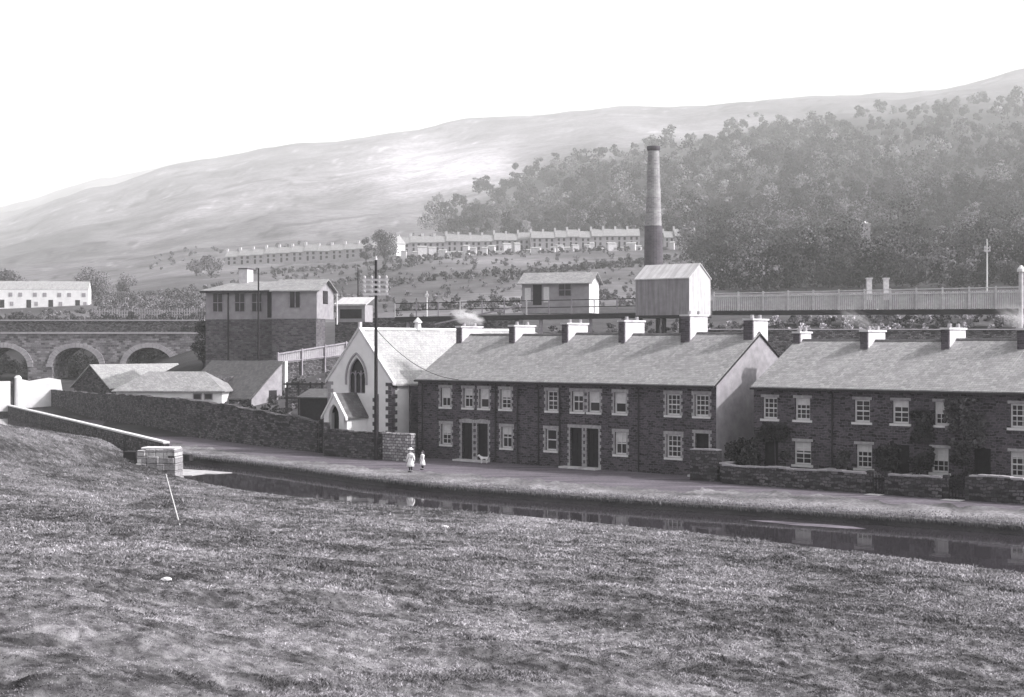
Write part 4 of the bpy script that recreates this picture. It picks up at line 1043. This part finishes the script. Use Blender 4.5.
# whitewashed walls at the picture's edge
pvx = wx(30,171); root = empty('whitewashed_wall', (pvx,171,0), R(25)); tag(root, 'broken whitewashed wall with a round-topped pillar below the viaduct', 'wall')
mb = MB(); xs = [(wx(x,171)-pvx)*1.1 for x in (-30,0,13)]; mb.box(xs[0], xs[2], 0, .5, 0, zat(381,171))
pts = [(22,379),(30,381),(38,379.5),(47,378),(57,380),(60,400)]
for a, b in zip(pts, pts[1:]): mb.prism([((wx(a[0],171)-pvx)*1.1,0),((wx(b[0],171)-pvx)*1.1,0),((wx(b[0],171)-pvx)*1.1,zat(b[1],171)),((wx(a[0],171)-pvx)*1.1,zat(a[1],171))], 'y', 0, .5)
mb.build('wall', 'render_white', root)
MB().tube([((wx(19.5,171)-pvx)*1.1,.1,0),((wx(19.5,171)-pvx)*1.1,.1,zat(377.5,171)),((wx(19.5,171)-pvx)*1.1,.1,zat(375.5,171))], [.45,.42,.2], 12).build('pillar', 'render_white', root)
MB().box((wx(15.2,171)-pvx)*1.1, (wx(17,171)-pvx)*1.1, -.1, .3, 0, zat(378,171)).build('gatepost', 'dark_wood', root)

# ------------------------------------------------------------------ white row of cottages beyond the viaduct
DW = 395.0
RW = frame_at(-9, DW, 0, R(-10))
for i in range(4):
    pa, pb = -9+24.4*i, 15.4+24.4*i; q_ = RW.pt(RW.pix(pa)); fr = Frame(q_.x, q_.y, 0, R(-10)); w_ = RW.pix(pb)-RW.pix(pa)-.01; zb_, ze, zr = zat(311,DW), zat(289.5,DW), zat(280.5,DW)
    dx = w_*(.55 if i%2 else .45)
    ops_ = [(dx-.6, dx+.6, zb_+.9, zb_+3.0, 'dark_wood', 'door'), (w_*.2-.4, w_*.2+.4, zb_+3.9, zb_+4.8, 'render_mid', 'window'), (w_*.8-.4, w_*.8+.4, zb_+3.9, zb_+4.8, 'render_mid', 'window'), (w_*.85-.35, w_*.85+.35, zb_+1.5, zb_+2.4, 'render_mid', 'window')]
    gabled('cottage', fr, w_, 7, zb_-3, ze, zr, 'render_white', 'shed_roof', ['whitewashed cottage cut by the picture edge beyond the viaduct','second whitewashed cottage in from the picture edge, beyond the viaduct','third whitewashed cottage in from the picture edge, beyond the viaduct','end whitewashed cottage of the row, next to the open field'][i], 'cottage', openings=ops_, over=.0, grp='whitewashed cottages beyond the viaduct')

# ------------------------------------------------------------------ distant village terraces
def village_house(i, fr_pt, rz, big=True):
    root = empty('village_house', fr_pt, rz); return root
def make_house():
    root = empty('village_house'); w_ = 5.0
    MB().box(.01, w_-.01, 0, 7, -2, 4.3).build('wall', 'render_mid', root)
    MB().prism([(-.3,4.1),(3.5,7.0),(7.3,4.1),(7.3,3.95),(3.5,6.85),(-.3,3.95)], 'x', 0, w_).build('roof', 'slate', root)
    MB().box(-.4,.4,2.9,4.1,6.2,8.0).build('chimney', 'chimney_render', root)
    MB().box(1.0,1.9,-.04,-.003,2.6,3.7).build('window', 'glass', root); MB().box(3.2,4.1,-.04,-.003,2.6,3.7).build('window', 'glass', root)
    MB().box(3.2,4.1,-.04,-.003,.7,1.8).build('window', 'glass', root); MB().box(1.1,1.9,-.04,-.003,0,2).build('door', 'dark_wood', root)
    # back addition
    return root
proto = make_house(); first = True
vill_g = 'houses of the distant hillside terraces'
def row(pa, Da, pb, Db, ya, yb, n, label, skip=()):
    global first
    A = Vector((wx(pa,Da), Da, 0)); B = Vector((wx(pb,Db), Db, 0)); d = (B-A)/n; ang = math.atan2(d.y, d.x)
    for i in range(n):
        if i in skip: continue
        p_ = A+d*i; px = HX+F*p_.x/p_.y; yr = ya+(yb-ya)*i/n
        z = zat(yr, p_.y+3.5)-7.0
        h = proto if first else copy_tree(proto); first = False
        h.location = (p_.x, p_.y, z); h.rotation_euler = (0,0,ang); s = d.length/5.0; h.scale = (s,1,random.uniform(.93,1.08))
        tag(h, label, 'house', vill_g)
row(398, 600, 530, 600, 236.5, 233, 11, 'small pale-roofed house in the long distant terrace left of the tall chimney')
row(531, 596, 640, 596, 231, 229.5, 9, 'small pale-roofed house in the higher distant terrace touching the tall chimney')
row(664, 590, 696, 590, 230, 228, 3, 'small pale-roofed house in the short distant terrace right of the tall chimney')
row(225, 660, 397, 650, 250, 239.5, 13, 'faint small house in the farthest pale terrace behind the signal building')
# small white outhouses in the back gardens
po_ = empty('outhouse'); MB().box(0,2.4,0,2.2,-1.5,2.0).build('wall','chimney_render',po_); MB().prism([(-.1,2.0),(2.3,2.5),(2.3,2.62),(-.1,2.12)],'x',-.1,2.5).build('roof','shed_roof',po_)
rng = random.Random(4); fo = True
for i in range(34):
    px = 402+i*8.6+rng.uniform(-2,2); D = 578+rng.uniform(-10,6)
    if 640 < px < 664: continue
    y = 252-(px-400)/300*5+rng.uniform(-4,3)
    h = po_ if fo else copy_tree(po_); fo = False; h.location = (wx(px,D), D, zat(y+5, D)); h.scale = (rng.uniform(.7,1.5), 1, rng.uniform(.8,1.4)); h.rotation_euler = (0,0,rng.uniform(-.3,.3))
    tag(h, 'small white outhouse in the back gardens below the distant terrace', 'outhouse', 'outhouses below the village terrace')
root = empty('gabled_house', (wx(386,590),590,zat(256,590)), R(-30)); tag(root, 'white gabled house at the joint of the two distant terraces', 'house')
MB().box(0,5,0,6,0,5).prism([(0,5),(5,5),(2.5,8)],'y',0,6).build('wall','render_white',root); MB().prism([(-.3,4.8),(2.5,8.1),(5.3,4.8),(5.3,4.65),(2.5,7.95),(-.3,4.65)],'y',-.2,6.2).build('roof','shed_roof',root)

# pale tower in the wood
root = empty('stone_tower', (wx(865,520),520,zat(246,520))); tag(root, 'small pale stone tower standing among the trees', 'tower')
MB().box(-1.5,1.5,-1.5,1.5,0,7.3).box(-1.7,1.7,-1.7,1.7,7.303,7.8).build('shaft','render_grey',root); MB().tube([(0,0,7.8),(0,0,8.6)],[1.4,.2],6).build('roof','pale_stone',root)

# ------------------------------------------------------------------ tall chimney stack
DC = 232.0; root = empty('chimney_stack', (wx(653.5,DC), DC, 0)); tag(root, 'tall tapering brick factory chimney with dark lower section', 'chimney')
k = DC/F; za_, zb_, zt_ = zat(300,DC), zat(226,DC), zat(151,DC)
MB().tube([(0,0,za_-4),(0,0,zb_)], [10.2*k, 8.9*k], 20).build('base', 'stack_base', root, smooth=False)
MB().tube([(0,0,zb_+.003),(0,0,zt_)], [8.2*k, 5.6*k], 20).build('shaft', 'stack_brick', root)
MB().tube([(0,0,zt_+.003),(0,0,zt_+.35),(0,0,zt_+.7),(0,0,zt_+.75)], [5.9*k,6.9*k,6.9*k,5.6*k], 20).build('cap', 'stack_base', root)

# ------------------------------------------------------------------ big sheeted shed on the gantry
fsx = frame_at(635.5, 172, 0); Ws = fsx.pix(689)
mdp = 4.4; z0, ze, zr = zat(315,168), zat(277.5,168), zat(264,170)
hs = gabled('sheeted_shed', fsx, Ws, mdp, z0, ze, zr, 'sheet_shaded', 'sheet_white', 'big corrugated shed with shade-toned grey front and sunlit white end on dark trestle legs', 'shed', gable_mat='sheet_white', over=.12)  # sun and shade put into the sheeting: pale end, dark front
for x in (.4, Ws/2, Ws-.4):
    for y in (.4, mdp-.4): MB().box(x-.2, x+.2, y-.2, y+.2, 4, z0-.3).build('leg', 'dark_wood', hs)
MB().box(-.1, Ws+.1, -.1, mdp+.1, z0-.3, z0-.003).build('floor_beam', 'dark_wood', hs)

# office hut
fh = frame_at(522, 184, 0, R(18)); Wh = fh.pix(589); zb_, ze, zr = zat(301,184), zat(281.5,182), zat(272.5,184)
gabled('railway_hut', fh, Wh, 4.6, zb_-1.5, ze, zr, 'render_mid', 'slate', 'small railway hut with overhanging roof, sunlit white end wall and one dark square window', 'hut', gable_mat='render_white', over=.5,  # end wall coloured whiter than the front to carry the sunlight
   openings=[(fh.pix(565)-.75, fh.pix(565)+.75, zb_+.6, zb_+2.0, 'glass', 'window'), (fh.pix(537)-.5, fh.pix(537)+.6, zb_-.5, zb_+2.0, 'dark_wood', 'door'), (fh.pix(528)-.4, fh.pix(528)+.35, zb_-.1, zb_+1.6, 'white_paint', 'notice_board'), (fh.pix(546)-.3, fh.pix(546)+.4, zb_-.2, zb_+1.7, 'white_paint', 'notice_board')])

# footbridge with railings
root = empty('footbridge', (wx(395,178),178,0), math.atan2(172-178, wx(640,172)-wx(395,178))); tag(root, 'long dark footbridge with thin railings between chapel roof and big shed', 'footbridge')
Lb = math.hypot(wx(640,172)-wx(395,178), 6); zd0, zd1 = zat(317,178), zat(313,172); zr0, zr1 = zat(303.5,178), zat(298.5,172)
sx_ = lambda s: (Lb*s, 0)
MB().prism([(0,zd0-.55),(Lb,zd1-.55),(Lb,zd1),(0,zd0)], 'y', 0, 2.2).build('deck', 'dark_wood', root)
for dz in (1.0, .5):
    MB().bar((0,0,zd0+(zr0-zd0)*dz),(Lb,0,zd1+(zr1-zd1)*dz),.1,.1).build('rail', 'dark_wood', root)
for i in range(12):
    s = i/11; MB().box(Lb*s-.07, Lb*s+.07, -.07, .07, zd0+(zd1-zd0)*s, zr0+(zr1-zr0)*s+.05).build('post', 'grey_wood' if i % 3 else 'pale_wood', root)
for s in (.05,.3,.52,.6,.8,.93):
    MB().box(Lb*s-.18, Lb*s+.18, .4, .8, 5, zd0+(zd1-zd0)*s-.56).build('support', 'grey_wood', root)
MB().bar((Lb*.17,-.3,zat(324,176)),(Lb*.52,-.3,zat(306,175)),.3,.16).build('handrail', 'grey_wood', root)

# board fence on the embankment
fa, fb = Vector((wx(713,178),178,0)), Vector((wx(1150,166),166,0)); ang = math.atan2(fb.y-fa.y, fb.x-fa.x); Lf = (fb-fa).length
root = empty('board_fence', fa, ang); tag(root, 'long pale board fence with posts along the railway embankment', 'fence')
def fz(x, ya, yb):  # heights along the fence: picture rows at the two ends
    s = x/Lf; return zat(ya, 178)+(zat(yb, 166)-zat(ya, 178))*s
mb = MB(); x = 0
while x < Lf: mb.box(x, x+.17, 0, .03, fz(x,310.5,307)+random.uniform(-.03,.05), fz(x,294.5,285)-.25+random.uniform(-.05,.05)); x += .235
mb.build('boards', 'pale_wood', root)
r_ = MB()
for ya, yb in ((293.6,284.2),(297,290)): r_.bar((0,-.08,fz(0,ya,yb)),(Lf,-.08,fz(Lf,ya,yb)),.14,.12)
r_.build('rail', 'pale_wood', root)
x = .1
while x < Lf: MB().box(x-.1, x+.1, -.22, -.02, fz(x,313,310), fz(x,293,283.5)+.1).build('post', 'pale_wood', root); x += 2.9
root = empty('track_beam', fa, ang); tag(root, 'dark timber track edge below the pale board fence', 'beam')
MB().prism([(0,fz(0,315,314)),(Lf,fz(Lf,315,314)),(Lf,fz(Lf,311,308)),(0,fz(0,311,308))], 'y', -.9, 1.6).build('beam', 'dark_wood', root)
# retaining wall at the foot of the embankment
root = empty('retaining_wall', (0,152,0)); tag(root, 'dark retaining wall just behind the cottage ridges', 'wall')
MB().box(wx(700,152), wx(1150,152), 0, .6, 0, zat(330,152)).build('wall', 'wall_stone', root); MB().box(wx(700,152), wx(1150,152), -.08, .7, zat(330,152)+.003, zat(328.8,152)).build('coping', 'render_mid', root)
# sheds/roof behind the row (pale hipped roof beside first chimney)
fx = frame_at(476, 128, 0); 
gabled('back_shed', fx, 4.5, 3.0, 0, zat(335,127), zat(329.5,128), 'render_white', 'shed_roof', 'pale shed roof peeping over the ridge beside the chapel-end chimney', 'shed', over=.1)

# ------------------------------------------------------------------ grass blades and stones
def tufts():
    rng = np.random.default_rng(77); n = 1400000
    px = rng.uniform(-120, 1144, n); DNv = ray_hit(NEARS, px)
    D = 8.5*(DNv/8.5)**(rng.random(n)**.85); D = np.minimum(D, DNv-.02)
    X = (px-HX)/F*D; keep = fbm(X/.22*np.minimum(1, 22/D), D/.3*np.minimum(1, 22/D), 91, 2)+.6*rng.random(n) > .62
    px, D, DNv, X = px[keep], D[keep], DNv[keep], X[keep]
    m = 330000; p2 = rng.uniform(-120, 1144, m); D2 = 9.5+14*rng.random(m)**1.0; px = np.concatenate([px, p2]); D = np.concatenate([D, D2]); DNv = np.concatenate([DNv, ray_hit(NEARS, p2)]); X = (px-HX)/F*D; n = len(X)
    z = near_z(px, D, DNv)
    s = np.clip(D/22, .7, 2.4); h = s*rng.uniform(.010,.030,n)*(1+.9*(fbm(X/1.2, D/1.2, 95, 2) > .66)); w = s*rng.uniform(.007,.018,n)
    a = rng.random(n)*6.28; lean = rng.normal(size=(n,2))*h[:,None]*.8
    b = np.stack([X, D, z-.01], 1); dx = np.stack([np.cos(a)*w, np.sin(a)*w, np.zeros(n)], 1)
    tip = b+np.stack([lean[:,0], lean[:,1], h], 1)
    v = np.stack([b-dx, b+dx, tip], 1).reshape(-1,3); f = np.arange(3*n).reshape(n,3)
    t = grass_tone(X, D)*rng.uniform(.5,1.6,n)
    return v, f, np.repeat(np.clip(t, .04, .75), 3)
v, f, tn = tufts(); o = np_mesh('grass', v, f, 'grass_blade', tone=tn); tag(o, kind='stuff')
def verge():
    rng = np.random.default_rng(78); n = 26000
    px = rng.uniform(175, 1150, n); D0 = ray_hit(FARS, px); u_ = rng.random(n); D = D0+.02+3.2*u_**1.9; X = (px-HX)/F*D
    h = rng.uniform(.03,.13,n)*(1-.5*u_); w = rng.uniform(.02,.06,n); hang = rng.random(n) < .3
    a = rng.random(n)*6.28; b = np.stack([X, D, np.zeros(n)], 1); dx = np.stack([np.cos(a)*w, np.sin(a)*w*.3, np.zeros(n)], 1)
    tip = b+np.stack([rng.normal(size=n)*h*.5, -h*.6*rng.random(n), h], 1)
    v = np.stack([b-dx, b+dx, tip], 1).reshape(-1,3); t = rng.uniform(.14,.42,n)
    # dark rushes hanging over the bank
    m = 6000; px = rng.uniform(175,1150,m); D = ray_hit(FARS, px); X = (px-HX)/F*D; w = rng.uniform(.03,.07,m); hh = rng.uniform(.05,.28,m)
    b2 = np.stack([X, D-.01, np.full(m,.02)], 1); dx = np.stack([w, w*0, w*0], 1); tip = b2+np.stack([rng.normal(size=m)*.05, -.05-.15*rng.random(m), -hh], 1)
    v2 = np.stack([b2-dx, b2+dx, tip], 1).reshape(-1,3)
    v = np.concatenate([v, v2]); f = np.arange(len(v)).reshape(-1,3)
    return v, f, np.concatenate([np.repeat(t,3), np.repeat(rng.uniform(.06,.2,m),3)])
v, f, tn = verge(); o = np_mesh('verge_grass', v, f, 'grass_blade', tone=tn); tag(o, kind='stuff')
def rock(name, px, py, r, label, seed, mat='pale_stone'):
    p_ = on_bank(px, py); bm = bmesh.new(); bmesh.ops.create_icosphere(bm, subdivisions=3, radius=1); rr = random.Random(seed)
    for v_ in bm.verts:
        q_ = v_.co*2.1+Vector((seed,0,0)); k = 1+.35*(float(fbm(np.array([q_.x+q_.z]), np.array([q_.y-q_.z]), seed, 3)[0])-.5)
        v_.co = Vector((v_.co.x*r*1.3*k, v_.co.y*r*k, v_.co.z*r*.6*k))
    me = bpy.data.meshes.new(name); bm.to_mesh(me); bm.free(); uvmap(me); me.materials.append(M[mat]); o = link(bpy.data.objects.new(name, me)); o.location = p_+Vector((0,0,r*.25)); tag(o, label, 'stone', 'pale stones on the grass slope')
rock('stone', 166, 581, .085, 'small pale stone lying alone in the middle of the grass slope', 3)
rock('stone', 445, 528, .13, 'tiny white stone on the grass close to the canal edge', 5)

# ------------------------------------------------------------------ people and dog
def skin_mesh(name, joints, edges, mat, parent=None, sub=2, root_i=0):
    """joints: (co, radius) ; grown with a skin modifier"""
    me = bpy.data.meshes.new(name); me.from_pydata([j[0] for j in joints], edges, [])
    o = link(bpy.data.objects.new(name, me), parent)
    bm = bmesh.new(); bm.from_mesh(me); lay = bm.verts.layers.skin.verify()
    bm.verts.ensure_lookup_table()
    for i, j in enumerate(joints):
        r_ = j[1] if isinstance(j[1], tuple) else (j[1], j[1]); bm.verts[i][lay].radius = r_; bm.verts[i][lay].use_root = (i == root_i)
    bm.to_mesh(me); bm.free()
    s = o.modifiers.new('Skin', 'SKIN'); s.use_smooth_shade = True; s.use_x_symmetry = False
    m = o.modifiers.new('Sub', 'SUBSURF'); m.levels = sub; m.render_levels = sub
    me.materials.append(M[mat]); return o
def girl(px, py, H, face, label, hat, arm_out):
    x, y = ground_pt(px, py); k = H/1.4; root = empty('person', (x, y, .006), face); tag(root, label, 'person', 'girls on the canal road')
    J = []; E = []
    def j(co, r_, par=None):
        J.append((tuple(c*k for c in co), r_*k)); i = len(J)-1
        if par is not None: E.append((par, i))
        return i
    pel = j((0,0,.72), .12); wa = j((0,0,.86), .10, pel); chst = j((0,-.01,1.0), .12, wa); nk = j((0,0,1.13), .045, chst); hd = j((0,-.01,1.22), .085, nk); tp_ = j((0,-.005,1.31), .08, hd)
    nose = j((0,-.105,1.24), .012, hd)
    for s in (-1,1):
        ear = j((s*.09,0,1.24), .014, hd)
        sh = j((s*.13,0,1.06), .05, chst)
        ao = arm_out if s > 0 else .04
        el = j((s*(.17+ao*.5),-.02,.86), .035, sh); wr = j((s*(.18+ao),-.10,.70), .024, el); pm = j((s*(.18+ao),-.12,.65), .026, wr)
        for f_ in range(4): j((s*(.165+ao+.013*f_),-.14,.58+.006*abs(f_-1.5)), .008, pm)
        j((s*(.16+ao)-s*.02,-.15,.63), .009, pm)
        hp = j((s*.075,0,.66), .085, pel); kn = j((s*.075,-.02,.38), .05, hp); an = j((s*.075,.02,.09), .032, kn); j((s*.078,-.09,.035), .032, an)
    b = skin_mesh('body', J, E, 'skin', root)
    # dress: fitted bodice, flared skirt with folds
    def lathe(prof, mat, name, n=28, fold=0.0, par=root, sx=1.0, sy=.78):
        mb = MB(); rings = []
        for r_, z in prof:
            i = len(mb.v)
            for q_ in range(n):
                a = 2*math.pi*q_/n; rr = r_*(1+fold*max(0, (.75-z))*math.sin(a*9)); mb.v.append((rr*math.cos(a)*k*sx, rr*math.sin(a)*k*sy, z*k))
            rings.append(i)
        for r0, r1 in zip(rings, rings[1:]):
            for q_ in range(n): mb.f.append((r0+q_, r0+(q_+1)%n, r1+(q_+1)%n, r1+q_))
        return mb.build(name, mat, par, smooth=True)
    lathe([(.0,.34),(.235,.34),(.225,.45),(.185,.62),(.14,.78),(.112,.86),(.14,.97),(.165,1.06),(.12,1.12),(.065,1.135)], 'dress_cloth', 'dress', fold=.18)
    for s in (-1,1):
        ao = arm_out if s > 0 else .04
        MB().tube([(s*.12*k,0,1.07*k),(s*.15*k,0,1.03*k),(s*(.17+ao*.5)*k,-.02*k,.88*k),(s*(.178+ao*.9)*k,-.08*k,.74*k)], [.06*k,.075*k,.055*k,.035*k], 12).build('sleeve', 'dress_cloth', root, smooth=True)
        MB().tube([(s*.075*k,-.015*k,.40*k),(s*.075*k,.02*k,.12*k)], [.056*k,.04*k], 10).build('stocking', 'dark_cloth', root, smooth=True)
        MB().tube([(s*.075*k,.05*k,.045*k),(s*.077*k,-.03*k,.05*k),(s*.078*k,-.13*k,.035*k)], [.04*k,.045*k,.03*k], 10).build('boot', 'dark_cloth', root, smooth=True)
    # hair: cap over the crown falling to the shoulders behind
    mb = MB(); n = 16
    mb.tube([(0,.03*k,1.06*k),(0,.05*k,1.18*k),(0,.025*k,1.30*k),(0,.01*k,1.37*k),(0,.005*k,1.395*k)], [.06*k,.1*k,.105*k,.07*k,.01*k], n); mb.build('hair', 'hair_brown', root, smooth=True)
    e_ = MB()
    for s in (-1,1): e_.tube([(s*.032*k,-.088*k,1.265*k),(s*.032*k,-.1*k,1.265*k)], .011*k, 8)
    e_.build('eyes', 'iron', root); MB().tube([(-.022*k,-.088*k,1.2*k),(.022*k,-.088*k,1.2*k)], .007*k, 6).build('mouth', 'render_mid', root)
    if hat: MB().tube([(0,0,1.33*k),(0,0,1.345*k),(0,0,1.35*k),(0,0,1.43*k),(0,0,1.44*k)], [.19*k,.19*k,.1*k,.095*k,.02*k], 18).build('hat', 'dress_cloth', root, smooth=False)
    return root
girl(410.5, 472.5, 1.45, R(-35), 'taller girl in white dress and broad white hat on the canal road', True, .2)
girl(422.5, 470, 1.2, R(-60), 'smaller bareheaded girl in white dress beside the taller girl', False, .03)
def dog():
    x, y = ground_pt(484, 463.5); root = empty('dog', (x, y, .005), R(195)); tag(root, 'small white dog by the doorsteps of the cottages', 'dog')
    J = []; E = []
    def j(co, r_, par=None):
        J.append((co, r_)); i = len(J)-1
        if par is not None: E.append((par, i))
        return i
    ch_ = j((.16,0,.34), .095); mid = j((0,0,.35), .08, ch_); hip = j((-.18,0,.35), .078, mid)
    n1 = j((.26,0,.44), .055, ch_); hd = j((.33,0,.52), .062, n1); mz = j((.42,0,.49), .03, hd); j((.46,0,.485), .02, mz)
    t1 = j((-.26,0,.41), .022, hip); j((-.33,0,.52), .014, t1)
    for s in (-1,1):
        ea = j((.31,s*.045,.575), .018, hd); j((.33,s*.06,.545), .01, ea)
        sh = j((.17,s*.06,.26), .038, ch_); wr = j((.17,s*.065,.13), .02, sh); pw_ = j((.175,s*.065,.03), .02, wr); j((.21,s*.065,.02), .018, pw_)
        th_ = j((-.17,s*.06,.26), .05, hip); kn = j((-.13,s*.065,.18), .028, th_); hk = j((-.21,s*.065,.12), .017, kn); ft = j((-.19,s*.065,.03), .018, hk); j((-.15,s*.065,.02), .017, ft)
    skin_mesh('body', J, E, 'white_fur', root); MB().tube([(.47,0,.49),(.485,0,.49)], .014, 8).build('nose', 'iron', root)
dog()

# ------------------------------------------------------------------ smoke
def smoke(p_, size, tilt, dens, label, seed):
    t = NT('smoke_volume'+str(seed)); t.t.nodes.remove(t.b); out = t.t.nodes['Material Output']
    v_ = t.n('ShaderNodeVolumePrincipled'); v_.inputs['Color'].default_value = tint(.95)
    oc = t.uv('Object'); ln = t.n('ShaderNodeVectorMath', operation='LENGTH'); t.l(oc, ln.inputs[0])
    mr = t.n('ShaderNodeMapRange'); t.l(ln.outputs['Value'], mr.inputs[0]); mr.inputs[1].default_value = .2; mr.inputs[2].default_value = 1.0; mr.inputs[3].default_value = 1; mr.inputs[4].default_value = 0
    nz = t.noise(oc, 2.2, 4); r_ = t.n('ShaderNodeMapRange'); t.l(nz, r_.inputs[0]); r_.inputs[1].default_value = .42; r_.inputs[2].default_value = .62
    mu = t.n('ShaderNodeMath', operation='MULTIPLY'); t.l(mr.outputs[0], mu.inputs[0]); t.l(r_.outputs[0], mu.inputs[1])
    m2 = t.n('ShaderNodeMath', operation='MULTIPLY'); t.l(mu.outputs[0], m2.inputs[0]); m2.inputs[1].default_value = dens; t.l(m2.outputs[0], v_.inputs['Density'])
    t.l(v_.outputs[0], out.inputs['Volume'])
    bm = bmesh.new(); bmesh.ops.create_icosphere(bm, subdivisions=3, radius=1); me = bpy.data.meshes.new('smoke'); bm.to_mesh(me); bm.free(); me.materials.append(t.m)
    o = link(bpy.data.objects.new('smoke', me)); o.location = p_; o.scale = size; o.rotation_euler = (0, tilt, 0); tag(o, label, 'smoke', kind='stuff')
c0 = T.pt(.25, 4.6, 8.23+.55)
smoke(c0+Vector((.1,.3,.75)), (1.35,.8,.62), R(15), 5.0, 'pale smoke drifting from the chapel-end chimney', 1)
c2 = T2.pt(S2[1], 4.8, 7.7+.6); smoke(c2+Vector((-.8,.2,1.0)), (1.4,.6,.55), R(30), .8, 'thin smoke over a garden-row chimney', 2)
c3 = T2.pt(S2[3], 4.8, 7.7+.6); smoke(c3+Vector((-.4,.2,.8)), (1.8,.8,.7), R(25), 1.2, 'thin smoke at the chimney by the picture edge', 3)
# haze
t = NT('haze_volume'); t.t.nodes.remove(t.b); v_ = t.n('ShaderNodeVolumePrincipled'); v_.inputs['Color'].default_value = (.97,.97,.97,1); v_.inputs['Density'].default_value = .00030
t.l(v_.outputs[0], t.t.nodes['Material Output'].inputs['Volume']); M['haze'] = t.m
hz = MB().box(-6500, 6500, -60, 5400, -3.2, 780).build('haze', 'haze'); tag(hz, kind='stuff')

# ------------------------------------------------------------------ light, camera
E_, AZ = R(38), R(-10)     # sun from the picture's right, slightly towards the camera
sd = Vector((math.cos(E_)*math.cos(AZ), math.cos(E_)*math.sin(AZ), math.sin(E_)))
sun = bpy.data.lights.new('sun', 'SUN'); sun.energy = 2.7; sun.angle = R(1.0); sun.color = (1,.985,.97)
so = link(bpy.data.objects.new('sun', sun)); so.rotation_euler = sd.to_track_quat('Z', 'Y').to_euler()
w = bpy.data.worlds.new('World'); sc.world = w; w.use_nodes = True; nt = w.node_tree
sky = nt.nodes.new('ShaderNodeTexSky'); sky.sky_type = 'NISHITA'; sky.sun_disc = False; sky.sun_elevation = E_
sky.sun_rotation = math.atan2(sd.x, sd.y); sky.dust_density = 4.0; sky.air_density = 1.2
bw = nt.nodes.new('ShaderNodeRGBToBW'); nt.links.new(sky.outputs[0], bw.inputs[0])
hs_ = nt.nodes.new('ShaderNodeMix'); hs_.data_type = 'RGBA'; hs_.inputs[0].default_value = .02
nt.links.new(bw.outputs[0], hs_.inputs[6]); nt.links.new(sky.outputs[0], hs_.inputs[7])
bg = nt.nodes['Background']; bg.inputs['Strength'].default_value = .15; nt.links.new(hs_.outputs[2], bg.inputs['Color'])
cam = bpy.data.cameras.new('camera'); co = link(bpy.data.objects.new('camera', cam)); co.location = (0,0,EYE); co.rotation_euler = (R(90),0,0)
cam.lens = 36*F/1024; cam.sensor_width = 36; cam.shift_y = -(348.5-HY)/1024; cam.clip_end = 20000; cam.clip_start = .3
sc.camera = co
vs = sc.view_settings; vs.view_transform = 'Standard'; vs.look = 'None'; vs.gamma = 1; vs.exposure = 1.12
try: vs.use_curve_mapping = False
except Exception: pass
sc.cycles.volume_bounces = 1; sc.cycles.max_bounces = 6; sc.cycles.use_denoising = True
